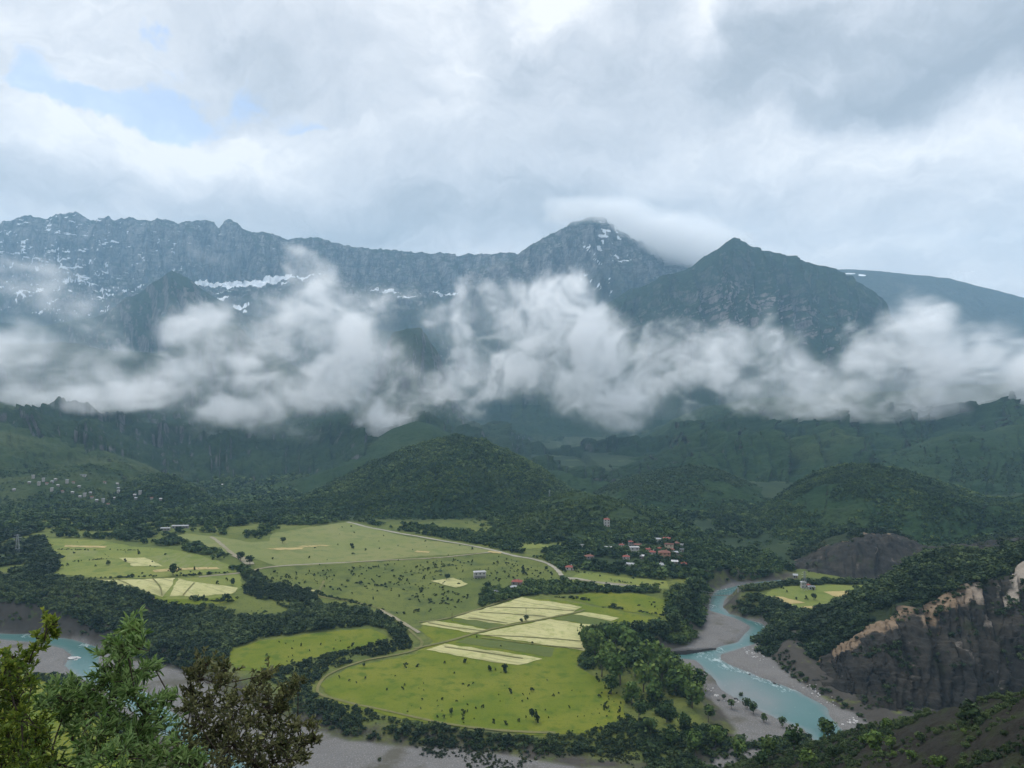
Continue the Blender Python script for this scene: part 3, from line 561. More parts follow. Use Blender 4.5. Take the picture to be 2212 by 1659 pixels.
def grow(P, r):
    """polygon pushed outwards a little, so the water meets its sloping shore"""
    P = [np.array(q) for q in P]; n = len(P); A = sum(P[i][0]*P[(i+1) % n][1]-P[(i+1) % n][0]*P[i][1] for i in range(n)); out = []
    for i in range(n):
        e = P[(i+1) % n]-P[i-1]; nn = np.array([e[1], -e[0]])/max(np.hypot(*e), 1e-6)*(1 if A > 0 else -1); out.append(tuple(P[i]+nn*r))
    return out
drape('river', grow(WAT, 2.5), 'water', zf=lambda x, y: np.full(x.shape, WZ), step=4.0, jit=2.0, attrs=wattr)
drape('river', grow(WAT2, 2.5), 'water', zf=lambda x, y: np.full(x.shape, WZ), step=4.0, jit=2.0, attrs=wattr)
def ribbon(name, pts, w, mat, off=.45):
    W = [np.array(G(*p)) for p in pts]; Q = []
    for i in range(len(W)-1):
        n = max(1, int(np.hypot(*(W[i+1]-W[i]))/4)); p0 = W[max(i-1, 0)]; p1 = W[i]; p2 = W[i+1]; p3 = W[min(i+2, len(W)-1)]
        for k in range(n):
            u = k/n; Q.append(.5*(2*p1+(p2-p0)*u+(2*p0-5*p1+4*p2-p3)*u*u+(3*p1-p0-3*p2+p3)*u**3))
    Q.append(W[-1]); Q = np.array(Q); tg = np.gradient(Q, axis=0); tg /= np.maximum(np.hypot(tg[:, 0], tg[:, 1])[:, None], 1e-6)
    nr = np.stack([-tg[:, 1], tg[:, 0]], -1); ww = w*(.75+.5*RNG.random(len(Q)))/2
    V = []
    for k in (-1, -.5, 0, .5, 1): q = Q+nr*ww[:, None]*k; V.append(np.column_stack([q, ground(q[:, 0], q[:, 1])+off]))
    V = np.stack(V, 1); o = link(name, mesh_np(name, V, grid_faces(*V.shape[:2]), True), M[mat]); tag(o, kind='structure'); return o
ribbon('road', [(750,1128),(790,1138),(850,1150),(940,1166),(1000,1176),(1060,1188),(1110,1201),(1150,1208),(1185,1219),(1205,1233),(1218,1248),(1245,1250),(1300,1260),(1360,1266),(1425,1271)], 4.2, 'road')
ribbon('dirt_road', [(430,1247),(520,1238),(580,1226),(660,1220),(740,1216),(830,1211),(920,1207),(1000,1200),(1080,1191)], 2.8, 'path')
ribbon('dirt_road', [(700,1255),(692,1272),(686,1284),(700,1291),(760,1300),(810,1312),(840,1325),(858,1340),(878,1356),(900,1376),(912,1388),(905,1400),(880,1410),(800,1425),(750,1440),(710,1458),(690,1478),(690,1500),(740,1515),(830,1535),(950,1562),(1070,1578),(1200,1584)], 1.9, 'track')
ribbon('dirt_road', [(820,1318),(850,1334),(880,1352),(905,1368)], 3, 'path', .6)
ribbon('dirt_road', [(895,1402),(960,1388),(1000,1377),(1050,1363),(1110,1350),(1180,1337),(1240,1325),(1262,1318)], 2.6, 'track', .62)
ribbon('dirt_road', [(905,1345),(960,1338),(1030,1318),(1085,1300),(1110,1292)], 2.6, 'track', .62)
ribbon('dirt_road', [(1230,1252),(1290,1258),(1360,1265)], 3, 'path', .7)
ribbon('dirt_road', [(505,1200),(520,1205),(532,1212),(540,1220)], 10, 'path', .5)
ribbon('dirt_road', [(455,1160),(480,1178),(500,1195),(520,1206)], 4, 'path', .5)

for pl in ([(575,1186),(610,1184),(660,1183),(652,1187),(600,1189)],[(640,1181),(700,1178),(720,1179),(670,1182)],[(1058,1190),(1085,1194),(1080,1197),(1052,1193)],[(900,1190),(930,1192),(925,1195),(895,1193)],[(140,1178),(230,1180),(228,1184),(138,1182)],[(330,1232),(470,1226),(474,1230),(335,1237)]): drape('mown_strip', GP(pl), 'hay2', .46, step=4)
for pts in ([(1045,1374),(1110,1376),(1190,1381),(1270,1388)],[(1040,1379),(1120,1389),(1258,1403)],[(1012,1336),(1060,1342),(1097,1348)],[(1035,1324),(1110,1328),(1180,1333)],[(1065,1313),(1150,1315),(1240,1321)],[(925,1347),(985,1357),(1040,1364)],[(960,1399),(1040,1410),(1130,1424)],[(255,1254),(275,1262),(300,1280)],[(330,1251),(345,1268),(350,1288)],[(420,1260),(405,1276),(395,1288)]): ribbon('wheel_track', pts, 1.1, 'track', .78)
# ------------------------------------------------------------------ air, clouds, sky, sun, camera
t = NT('haze_air'); v = t.n('ShaderNodeVolumePrincipled', {'Color': (.44,.74,1.0), 'Density': 6.0e-5, 'Anisotropy': .1}); t.n('ShaderNodeOutputMaterial', {'Volume': v.outputs[0]}); M['haze'] = t.m
HZ = MB().box(-7000, -600, -420, 7000, 9900, 2150).build('haze', M['haze']); tag(HZ, kind='stuff', label='thin blue haze filling the whole valley air', cat='haze'); HZ.display_type = 'WIRE'
t = NT('mist'); v = t.n('ShaderNodeVolumePrincipled', {'Color': (.985,.99,.995), 'Density': 1.0, 'Anisotropy': .2}); t.n('ShaderNodeOutputMaterial', {'Volume': v.outputs[0]}); M['mist'] = t.m
def cloud(name, label, lo, hi, vox, dens):
    n = [int(round((hi[k]-lo[k])/vox[k]))+1 for k in range(3)]
    ax = [np.linspace(lo[k], hi[k], n[k]).astype(np.float32) for k in range(3)]
    gx, gy, gz = np.meshgrid(*ax, indexing='ij'); den = dens(gx, gy, gz).astype(np.float32)
    me = bpy.data.meshes.new(name); me.vertices.add(den.size); me.attributes.new('den', 'FLOAT', 'POINT').data.foreach_set('value', den.ravel())
    me.vertices.foreach_set('co', np.stack([gx, gy, gz], -1).ravel())
    o = link(name, me, M['mist']); g = bpy.data.node_groups.new(name, 'GeometryNodeTree')
    for io in ('INPUT', 'OUTPUT'): g.interface.new_socket('Geometry', in_out=io, socket_type='NodeSocketGeometry')
    N, L = g.nodes.new, g.links.new
    gi, go, vc = N('NodeGroupInput'), N('NodeGroupOutput'), N('GeometryNodeVolumeCube')
    vc.inputs['Min'].default_value = lo; vc.inputs['Max'].default_value = hi
    for k in range(3): vc.inputs['Resolution '+'XYZ'[k]].default_value = n[k]
    ps = N('GeometryNodeInputPosition'); ma = N('ShaderNodeVectorMath'); ma.operation = 'MULTIPLY_ADD'; L(ps.outputs[0], ma.inputs[0])
    ma.inputs[1].default_value = [(n[k]-1)/(hi[k]-lo[k]) for k in range(3)]; ma.inputs[2].default_value = [-lo[k]*(n[k]-1)/(hi[k]-lo[k])+.5 for k in range(3)]
    fl = N('ShaderNodeVectorMath'); fl.operation = 'FLOOR'; L(ma.outputs[0], fl.inputs[0])
    dt = N('ShaderNodeVectorMath'); dt.operation = 'DOT_PRODUCT'; L(fl.outputs[0], dt.inputs[0]); dt.inputs[1].default_value = (n[1]*n[2], n[2], 1)
    si = N('GeometryNodeSampleIndex'); si.data_type = 'FLOAT'; si.domain = 'POINT'; si.clamp = True
    na = N('GeometryNodeInputNamedAttribute'); na.data_type = 'FLOAT'; na.inputs['Name'].default_value = 'den'
    L(gi.outputs[0], si.inputs['Geometry']); L(na.outputs['Attribute'], si.inputs['Value']); L(dt.outputs['Value'], si.inputs['Index']); L(si.outputs[0], vc.inputs['Density'])
    sm = N('GeometryNodeSetMaterial'); sm.inputs['Material'].default_value = M['mist']; L(vc.outputs[0], sm.inputs[0]); L(sm.outputs[0], go.inputs[0])
    o.modifiers.new('volume', 'NODES').node_group = g
    tag(o, label, 'cloud', kind='stuff'); return o
# puffs of the bank: (px, py, rx, ry, weight) at about 2.9 km
PUFF = [(-60,770,160,70,1.1),(40,775,140,62,1.1),(150,800,120,50,1.1),(250,830,110,40,1.0),(340,850,90,28,.9),(60,830,120,40,.9),
 (-40,560,70,22,.55),(60,575,80,24,.6),(180,585,70,20,.4),(90,640,110,40,.45),(200,660,80,30,.4),(20,600,80,40,.5),(20,490,60,12,.45),(150,690,60,60,.35),(60,680,60,60,.4),(270,760,40,20,.6),(240,720,50,40,.25),
 (430,700,60,55,.7),(400,800,80,50,.8),(470,790,100,60,1.0),(560,730,90,60,1.1),(640,700,80,60,1.1),(700,650,60,60,1.0),(740,640,50,45,.95),(760,700,90,70,1.15),(830,640,40,40,.6),(800,780,110,60,1.1),
 (700,780,110,70,1.15),(640,850,110,50,1.05),(760,850,90,50,.95),(900,620,26,40,.55),(880,880,80,45,.9),(840,905,60,28,.85),(700,940,60,20,.45),(500,870,70,30,.55),(580,600,90,40,.12),
 (960,700,50,50,.7),(1000,740,60,60,.75),(1050,660,40,60,.8),(1060,620,26,40,.6),(1110,700,60,60,1.1),(1130,640,60,45,.95),(1190,630,60,40,.9),(1230,660,60,50,1.0),(1190,720,90,60,1.15),
 (1260,740,80,60,1.0),(1320,700,50,40,.6),(1100,820,80,50,.9),(1180,800,90,60,1.1),(1260,830,90,70,1.2),(1330,810,90,70,1.1),(1300,900,70,42,1.1),(1340,920,50,25,.9),(1400,800,80,60,1.0),
 (1470,800,80,50,1.0),(1440,740,50,40,.7),(1400,870,60,40,.8),(1540,780,70,55,1.0),(1560,740,40,40,.7),(1620,810,80,50,1.0),(1640,730,36,36,.75),(1655,690,18,26,.45),(1690,770,60,50,.85),(1700,840,70,40,1.0),(1740,870,60,28,.8),
 (1770,800,60,50,.6),(1850,780,60,60,.7),(1900,830,80,50,.9),(1960,740,60,70,1.05),(1985,690,50,40,.95),(2000,668,36,22,.7),(1930,690,30,30,.8),(2040,800,100,70,1.15),(2120,790,110,70,1.15),(2200,810,120,80,1.15),(2300,800,140,80,1.15),
 (2000,880,90,36,.85),(2130,880,110,40,.8),(2250,880,100,40,.8),(2110,930,30,20,.3),(1600,850,60,24,.5),(940,860,60,40,.5),(1000,870,50,40,.35),(430,540,50,40,.72),(470,575,40,34,.6),(400,515,30,18,.4),
 (680,550,70,30,.28),(740,560,60,30,.25),(640,540,26,18,.3),(560,900,50,30,.35),(290,900,40,20,.2),(1100,960,70,20,.35),(1000,960,60,16,.4),(450,930,40,24,.2),(330,700,50,40,.2),(120,868,140,24,1.1),(300,880,90,22,1.0),(450,890,80,22,.7),(560,880,80,26,.8),(930,690,36,60,.55),(985,760,46,60,.6),(960,830,50,40,.55),(870,800,36,40,.6),(1040,830,60,50,.6),(1030,900,60,30,.45),(1740,830,70,50,.5),(1830,830,70,40,.6),(1580,820,70,40,.5),(1480,900,60,24,.4),(1950,905,100,20,.7),(1640,888,80,22,.8),(1800,893,90,22,.9),(1900,888,80,22,.8),(2050,896,80,22,.8),(2190,900,100,24,.9),(40,862,120,24,1.0),(200,868,100,22,.9),(100,720,70,30,.4),(250,690,26,50,.45),(590,650,30,40,.6),(870,560,20,40,.3),(1000,640,20,40,.45),(1090,610,16,30,.45),(720,600,22,40,.55),(620,590,18,26,.35),(1330,760,40,30,.5),(1500,740,26,30,.5),(1590,730,20,34,.55),(1840,720,26,30,.45),(1990,960,30,16,.3),(1250,960,60,20,.5),(820,930,70,24,.5),(240,880,60,24,.4),(600,930,60,24,.35)]
def bankden(gx, gy, gz):
    S = np.zeros(gx.shape[0:1]+gx.shape[2:3], np.float32); dd = 2650.0
    X2 = gx[:, 0, :]; Z2 = gz[:, 0, :]
    dd = 2650-330*(1-sst(-450, 50, X2))-170*sst(250, 650, X2); px = CX+X2*F/dd; py = HY-(Z2-EYE)*F/dd
    px = px+34*(fbm2(X2/230, Z2/150, 4)-.5)*2; py = py+22*(fbm2(X2/210+31, Z2/150, 4)-.5)*2
    acc = np.zeros_like(px)
    for a, b, rx, ry, w in PUFF:
        q = ((px-a)/rx)**2+((py-b)/ry)**2; acc = acc+w*np.exp(-q*1.15)
    S = 1.15*np.tanh(acc*.9)
    yc = dd+120*(fbm2(X2/420+3, Z2/260, 3)-.5); half = 45+125*np.clip(S, 0, 1)**1.5
    yy = (gy-yc[:, None, :])/half[:, None, :]
    prof = np.clip(1-yy*yy, 0, 1)
    # billows and torn strands, drawn out along the wind
    wx = gx+75*(fbm2(X2/130, Z2/110, 4)-.5)[:, None, :]*2; wz = gz-.06*gx+65*(fbm2(X2/120+5, Z2/100, 4)-.5)[:, None, :]*2
    n = fbm3(wx/125, gy/230, wz/120, 3, .55); m = fbm3(wx/40+3, gy/85, wz/38, 4, .62)
    b = np.abs(2*fbm3(wx/62+9, gy/150, wz/58, 4, .58)-1)
    d = S[:, None, :]*(.35+.65*np.sqrt(prof))+(n-.5)*2.4+(m-.5)*2.0+(b-.22)*.6-.52
    e = np.clip(d*.95, 0, 1)*np.clip(S[:, None, :]*6, 0, 1)*np.sqrt(prof)
    veil = np.clip(S[:, None, :]+(n-.5)*1.6-.1, 0, 1)**1.5*prof
    return .0145*e*(.16+.84*e)+.0017*veil
cloud('cloud_bank', 'long bank of white cloud lying across the mountain feet', (-1800, 2080, -40), (1950, 2900, 780), (6.6, 20, 6.0), bankden)
def capden(gx, gy, gz):
    d0 = 7000.0; px = CX+gx[:, 0, :]*F/d0; py = HY-(gz[:, 0, :]-EYE)*F/d0; acc = 0
    for a, b, rx, ry, w in ((1250,468,70,18,1.1),(1320,472,60,22,1.2),(1400,508,60,30,1.5),(1450,540,55,28,1.6),(1480,565,50,22,1.4),(1500,520,70,34,1.3),(1540,575,40,16,1.0),(1200,490,40,10,.4),(1560,540,60,24,.8),(1410,545,30,14,.6)):
        acc = acc+w*np.exp(-(((px-a)/rx)**2+((py-b)/ry)**2))
    n = fbm3(gx/330, gy/330, gz/200, 4, .6); m = fbm3(gx/90, gy/90, gz/60, 2, .6)
    prof = np.clip(1-((gy-6750)/420)**2, 0, 1)
    d = (1.1*np.tanh(acc))[:, None, :]*np.sqrt(prof)+(n-.5)*1.2+(m-.5)*.35-.42
    return .0075*np.clip(d*1.3, 0, 1)*prof
cloud('cloud_cap', 'pale cloud cap clinging to the summit of the rocky peak', (-100, 6300, 1150), (2300, 7200, 2000), (24, 60, 18), capden)
W = bpy.data.worlds.new('World'); SC.world = W; t = NT('', W)
dr = t.n('ShaderNodeTexCoord').outputs['Generated']
SUN_EL, SUN_AZ = math.radians(58), math.radians(-35)     # azimuth clockwise from the view direction (+Y)
sky = t.n('ShaderNodeTexSky', sky_type='NISHITA', sun_disc=False, sun_elevation=SUN_EL, sun_rotation=SUN_AZ, altitude=400, air_density=1.0, dust_density=.6, ozone_density=1.5)
b1 = t.n('ShaderNodeBackground', {'Color': sky.outputs[0], 'Strength': .15})
def wdir(px, py): return Vector(((px-CX)/F, 1, (HY-py)/F)).normalized()
# the cloud deck: broad light and dark lobes of cloud, broken up by noise on the sky sphere
w1 = t.n('ShaderNodeTexNoise', {'Vector': dr, 'Scale': 4.0, 'Detail': 5, 'Roughness': .55}); 
off = t.vmath('SUBTRACT', w1.outputs['Color'], (.5, .5, .5)); sv = t.n('ShaderNodeVectorMath', {0: off, 'Scale': .17}, operation='SCALE').outputs[0]
wd = t.vmath('ADD', dr, sv)
w3 = t.n('ShaderNodeTexNoise', {'Vector': dr, 'Scale': 14.0, 'Detail': 6, 'Roughness': .6})
sv2 = t.n('ShaderNodeVectorMath', {0: t.vmath('SUBTRACT', w3.outputs['Color'], (.5, .5, .5)), 'Scale': .06}, operation='SCALE').outputs[0]
wd = t.vmath('ADD', wd, sv2)
def lobe(px, py, rx, ry, amp):
    c = wdir(px, py); k = 1/F
    q = t.vmath('MULTIPLY', t.vmath('SUBTRACT', wd, tuple(c)), (1/(rx*k), 1/(max(rx, ry)*k*1.6), 1/(ry*k)))
    r2 = t.vmath('DOT_PRODUCT', q, q)
    return t.math('MULTIPLY', t.math('EXPONENT', t.math('MULTIPLY', r2, -1.0)), amp)
def total(L):
    s = None
    for l in L:
        v = lobe(*l); s = v if s is None else t.math('ADD', s, v)
    return s
SKYB = [(60,250,150,60,.30),(420,290,240,55,.36),(650,330,260,60,.26),(200,330,300,70,.2),(90,30,260,80,.20),(760,30,220,50,.22),(520,70,90,60,-.20),(620,130,150,60,-.22),(820,270,90,50,-.30),
 (1200,5,90,38,1.05),(1515,40,44,60,1.0),(1380,30,90,60,.12),(1010,120,90,100,.22),(1080,210,60,70,.15),(1120,200,70,140,-.30),(1300,170,160,120,-.26),(1560,180,150,90,-.34),(1680,40,120,60,-.36),(1950,60,300,70,-.48),(2120,130,260,70,-.62),(1960,200,240,40,-.45),(1850,130,120,30,.24),
 (2150,290,240,70,.30),(1920,330,260,70,.22),(1640,265,36,30,.42),(1640,330,220,70,.12),(1110,290,110,60,.12),(1250,330,200,60,-.10),(750,470,420,60,-.45),(1050,500,320,60,-.42),(300,440,360,30,-.12),(1400,430,240,60,-.26),(2000,500,360,90,.10),(1600,480,160,50,-.10),(1100,390,300,50,-.18)]
base = total(SKYB)
n1 = t.n('ShaderNodeMapping', {'Vector': wd, 'Scale': (1, 1, 1.9)}).outputs[0]
f1 = t.noise(n1, 4.2, 8, .56, .5); f2 = t.noise(n1, 13.0, 8, .62, .5)
br = t.math('ADD', t.math('MULTIPLY', t.math('SUBTRACT', f1, .5), .62), t.math('MULTIPLY', t.math('SUBTRACT', f2, .5), .78))
br = t.math('ADD', t.math('ADD', br, t.math('MULTIPLY', base, .62)), .66)
cr = t.n('ShaderNodeValToRGB', {0: br}); e = cr.color_ramp
e.elements[0].position = 0; e.elements[0].color = (.38,.42,.475,1); e.elements[1].position = 1; e.elements[1].color = (.97,.965,.96,1)
for ps, c in ((.25,(.47,.51,.565,1)),(.5,(.62,.65,.705,1)),(.72,(.745,.765,.81,1)),(.86,(.85,.86,.89,1))): q = e.elements.new(ps); q.color = c
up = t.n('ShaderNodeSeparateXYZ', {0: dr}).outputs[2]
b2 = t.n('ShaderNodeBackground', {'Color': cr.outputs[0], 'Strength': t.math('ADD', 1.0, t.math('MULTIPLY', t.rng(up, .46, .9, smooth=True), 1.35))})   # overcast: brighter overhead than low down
hole = total([(30,110,60,44,.95),(110,180,90,30,.85),(290,50,34,26,.95),(350,70,40,30,.7),(230,200,120,32,.85),(330,190,60,80,.6),(400,215,80,36,1.0),(540,185,44,56,1.0),(640,215,60,36,.55),(700,262,70,16,.7),(10,30,40,30,.5)])
hf = t.rng(t.math('ADD', hole, t.math('MULTIPLY', t.math('SUBTRACT', t.noise(n1, 13.0, 7, .6, .4), .5), 1.1)), .42, .95, smooth=True)
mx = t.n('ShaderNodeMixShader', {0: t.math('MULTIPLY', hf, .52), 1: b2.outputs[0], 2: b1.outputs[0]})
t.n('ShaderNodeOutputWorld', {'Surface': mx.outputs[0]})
sl = bpy.data.lights.new('sun', 'SUN'); sl.energy = 1.5; sl.angle = math.radians(11); sl.color = (1, .94, .84)
so = bpy.data.objects.new('sun', sl); COL.objects.link(so)
sd_ = Vector((math.sin(SUN_AZ)*math.cos(SUN_EL), math.cos(SUN_AZ)*math.cos(SUN_EL), math.sin(SUN_EL)))
so.rotation_euler = sd_.to_track_quat('Z', 'Y').to_euler(); so.location = (0, 0, 3000)
cd = bpy.data.cameras.new('camera'); cam = bpy.data.objects.new('camera', cd); COL.objects.link(cam); SC.camera = cam
cam.location = (0, 0, EYE); cam.rotation_euler = (math.pi/2, 0, 0); cd.sensor_fit = 'HORIZONTAL'; cd.sensor_width = 36; cd.lens = 36*F/2212; cd.shift_y = (HY-829.5)/2212
cd.clip_start = .1; cd.clip_end = 40000
vs = SC.view_settings; SC.display_settings.display_device = 'sRGB'; vs.view_transform = 'Standard'; vs.look = 'None'; vs.exposure = .18; vs.gamma = 1; vs.use_curve_mapping = False
cy = SC.cycles; cy.use_denoising = True; cy.volume_bounces = 5; cy.max_bounces = 8; cy.diffuse_bounces = 2; cy.transparent_max_bounces = 8; cy.caustics_reflective = False; cy.caustics_refractive = False
cy.volume_step_rate = 2.0; cy.volume_max_steps = 256; cy.use_adaptive_sampling = True; cy.adaptive_threshold = .02
try: cy.denoiser = 'OPENIMAGEDENOISE'
except Exception: pass
SC.render.use_persistent_data = False
HOUSES = []
# ------------------------------------------------------------------ buildings
M['plaster'] = flat('white_plaster', (.38,.37,.35), .85, .1, .8); M['cream'] = flat('cream_plaster', (.42,.36,.27), .85, .12, .8); M['orange'] = flat('orange_plaster', (.33,.18,.11), .85, .12, .8)
M['stone'] = flat('grey_stone', (.19,.18,.17), .9, .3, 1.5); M['redtile'] = flat('red_tile', (.19,.055,.042), .8, .25, 2.5); M['browntile'] = flat('brown_tile', (.15,.070,.055), .85, .3, 2.5); M['slab'] = flat('grey_slab', (.40,.40,.40), .9, .2, 1.0); M['tin'] = flat('pale_tin', (.24,.25,.26), .7, .15, 1.0)
M['pane'] = flat('dark_glass', (.03,.035,.04), .2, .2, 2, spec=.5); M['wood'] = flat('brown_wood', (.12,.075,.045), .8, .2, 4); M['steel'] = flat('galvanised_steel', (.33,.35,.36), .5, .1, 2, Metallic=.6); M['timber'] = flat('grey_timber', (.10,.085,.07), .9, .25, 3); M['wire'] = flat('ceramic_brown', (.14,.07,.05), .4, .1, 3)
def house(px, py, wp, storeys, roof, wall, tile, label, group=None, rz=None, dep=.72, pitch=.42, cat='house', detail=True, stilts=False):
    q = hit(px, py)
    if q is None: return
    w = max(wp*.9/F*q.y, 4.0); dp = w*dep; h = 2.9*storeys; rz = random.uniform(-.35, .35) if rz is None else rz
    r = empty('house' if cat == 'house' else cat.replace(' ', '_'), (q.x, q.y+dp*.3, q.z-.2), rz); tag(r, label, cat, group); a, b = w/2, dp/2; e = .45; HOUSES.append((q.x, q.y+dp*.3, w))
    m = MB(); z0 = 2.6 if stilts else -1.5
    m.box(-a, -b, z0, a, b, h)
    if stilts:
        m.box(-a, b*.2, -1.5, a, b-.01, 2.59)
        for k in range(5): x = -a+.2+k*(w-.4)/4; m.box(x-.2, -b+.02, -1.5, x+.2, -b+.42, 2.59)
    if roof == 'gable':   # gable triangles belong to the wall
        m.add([(-a, -b, h+.001), (-a, b, h+.001), (-a, 0, h+pitch*b)], [(0, 1, 2)]); m.add([(a, -b, h+.001), (a, b, h+.001), (a, 0, h+pitch*b)], [(0, 2, 1)])
    m.build('wall', M[wall], r); R = MB()
    if roof == 'gable':
        for s in (-1, 1): R.add([(-a-e, s*(b+e), h-pitch*e), (a+e, s*(b+e), h-pitch*e), (a+e, 0, h+pitch*b), (-a-e, 0, h+pitch*b), (-a-e, s*(b+e), h-pitch*e+.2), (a+e, s*(b+e), h-pitch*e+.2), (a+e, 0, h+pitch*b+.2), (-a-e, 0, h+pitch*b+.2)], [(0, 1, 2, 3), (7, 6, 5, 4), (0, 4, 5, 1), (1, 5, 6, 2), (3, 7, 4, 0), (2, 6, 7, 3)])
    elif roof == 'hip':
        t_ = max(a-b, .3); z = h+.02; R.add([(-a-e, -b-e, z), (a+e, -b-e, z), (a+e, b+e, z), (-a-e, b+e, z), (-t_, 0, z+pitch*b+.2), (t_, 0, z+pitch*b+.2)], [(3, 2, 1, 0), (0, 1, 5, 4), (1, 2, 5), (2, 3, 4, 5), (3, 0, 4)])
    elif roof == 'shed': R.add([(-a-e, -b-e, h+.03), (a+e, -b-e, h+.03), (a+e, b+e, h+.9), (-a-e, b+e, h+.9), (-a-e, -b-e, h+.2), (a+e, -b-e, h+.2), (a+e, b+e, h+1.1), (-a-e, b+e, h+1.1)], [(3, 2, 1, 0), (4, 5, 6, 7), (0, 1, 5, 4), (1, 2, 6, 5), (2, 3, 7, 6), (3, 0, 4, 7)])
    else:
        R.box(-a-e, -b-e, h+.01, a+e, b+e, h+.28)
        for s in (-1, 1): R.box(-a*.96, s*b*.94-.1, h+.281, a*.96, s*b*.94+.1, h+.75)
    ro = R.build('roof', M[tile], r)
    if roof in ('gable', 'hip') and detail: MB().box(a*.35-.4, .1, h+.2, a*.35+.4, .9, h+pitch*b+1.0).build('chimney', M[wall], ro)
    if detail:
        nw = max(2, int(w/3.2))
        for f in range(storeys):
            for k in range(nw):
                x = -a+(k+.5)*w/nw; zb = f*2.9+.95
                if stilts and f == 0: continue
                if f == 0 and k == nw//2: MB().box(x-.55, -b-.06, .05, x+.55, -b-.003, 2.15).build('door', M['wood'], r); continue
                wi = MB().box(x-.6, -b-.05, zb, x+.6, -b-.003, zb+1.35).build('window', M['pane'], r)
                MB().box(x-.75, -b-.14, zb-.14, x+.75, -b-.003, zb-.004).build('sill', M[wall], wi)
    return r
V = [
 (1311,1137,13,3,'hip','plaster','redtile','tall white three-storey house with flat red roof on the hillside',.9),
 (1258,1183,10,1,'flat','plaster','slab','small white flat-roofed shed by the trees left of the village',.7),
 (1343,1182,11,1,'hip','plaster','redtile','small red hip-roofed house highest on the left of the village',.8),
 (1363,1181,10,2,'hip','stone','redtile','narrow two-storey red-roofed house in the upper village',.9),
 (1378,1182,17,1,'gable','stone','browntile','long low brownish-roofed house in the upper village',.6),
 (1371,1194,21,2,'flat','plaster','slab','white flat-roofed house with open terrace in the middle of the village',.6),
 (1401,1192,12,1,'gable','plaster','redtile','white-walled gabled house beside the bright red hip roof',.8),
 (1410,1198,15,1,'hip','plaster','redtile','house under the brightest red hip roof in the village',.9),
 (1424,1190,11,1,'gable','stone','redtile','small red roof half hidden behind the village centre',.8),
 (1446,1187,20,2,'flat','cream','browntile','large cream two-storey house with many windows at the top of the village',.6),
 (1451,1193,15,1,'hip','cream','redtile','low red-roofed house just in front of the cream two-storey house',.8),
 (1441,1168,17,1,'gable','stone','redtile','long red-roofed building topmost of the village',.6),
 (1422,1170,16,1,'shed','plaster','tin','long white shed left of the topmost red roof',.5),
 (1436,1205,27,2,'hip','orange','browntile','big orange-walled house with brown roof and pillars at the village front',.7),
 (1461,1178,14,1,'hip','stone','browntile','dark brown-roofed house on the upper right of the village',.8),
 (1474,1182,8,1,'flat','plaster','slab','tiny white house at the right end of the upper village',.9),
 (1473,1192,9,1,'flat','plaster','tin','small white flat house below the tiny white house',.8),
 (1460,1199,11,1,'shed','stone','tin','pale grey tin-roofed shed right of the orange house',.7),
 (1467,1208,8,1,'gable','stone','redtile','little red-roofed hut on the right edge of the village',.8),
 (1477,1224,13,1,'gable','orange','redtile','red and orange gabled house lowest on the right by the wood',.8),
 (1353,1208,16,1,'hip','plaster','redtile','red hip-roofed house alone at the lower left of the village',.8),
 (1273,1207,20,1,'hip','stone','browntile','wide brown hip-roofed stone house among trees left of the village',.7),
 (1360,1225,22,1,'shed','plaster','tin','long whitish shed below the village terraces',.4),
 (1427,1226,12,1,'gable','plaster','tin','white gable-ended shed turned sideways below the orange house',1.3),
 (1458,1219,15,1,'shed','stone','slab','low grey shed on the lower right of the village',.6),
 (1387,1207,9,1,'shed','stone','slab','little grey hut in the trees of the lower village',.8),
 (1314,1188,16,1,'gable','stone','slab','grey stone ruin-like house between the village and the white shed',.6),
 (1231,1231,20,1,'hip','plaster','redtile','white house with dark red hip roof beside the pale road bend',.75),
 (1036,1249,28,2,'flat','plaster','slab','white two-storey flat-roofed farmhouse with open dark ground floor',.5),
 (1117,1263,24,1,'hip','stone','redtile','red hip-roofed farmhouse among bushes in the plain',.8),
 (1109,1275,14,1,'shed','stone','tin','low pale-roofed shed right below the red farmhouse',.5),
 (1073,1284,11,1,'flat','plaster','tin','small white hut under the hedge trees above the hay fields',.7),
 (1754,1274,15,1,'flat','plaster','tin','white flat-roofed farm building on the right-bank field',.7),
 (1736,1271,7,2,'flat','plaster','slab','narrow white tower-like building beside the right-bank farm',.9),
 (1745,1270,9,1,'gable','cream','redtile','little red-roofed barn between the white right-bank buildings',.8),
 (1719,1096+153,9,1,'shed','stone','tin','far grey hut at the river bend under the landslide',.8),
]
VILL = set()
for px, py, wp, n, rf, wl, tl, lb, dp in V:
    vil = 1240 < px < 1500 and 1160 < py < 1228
    house(px, py, wp, n, rf, wl, tl, lb, 'houses of the red-roofed village' if vil else None, None if n < 3 else 0.0, dp, cat='shed' if ('shed' in lb.split()[-12:] and rf == 'shed') else 'house', stilts=('open dark ground' in lb))
far = [(205,213,12),(290,250,12),(345,225,10),(322,240,10),(415,242,11),(650,243,13),(730,252,18),(85,290,9),(320,293,14),(388,300,10),(450,306,9),(490,270,16),(525,326,20),(570,336,12),(497,332,10),(600,357,13),(640,361,14),(672,381,15),(715,341,18),(735,281,15),(735,308,17),(790,281,13),(838,322,22),(845,344,16),(870,312,10),(942,342,14),(1000,348,11),(180,245,10),(240,256,12),(455,243,10),(360,262,9),(560,310,9),(268,232,9)]
M['dull'] = flat('dull_plaster', (.30,.285,.265), .9, .2, .8)
KIND = [('dull','slab','flat','white flat-roofed house in the far hillside village on the left'),('dull','browntile','gable','pale brown-roofed house in the far hillside village on the left'),('stone','slab','gable','grey stone house in the far hillside village on the left'),('stone','tin','shed','pale-roofed stone house in the far hillside village on the left')]
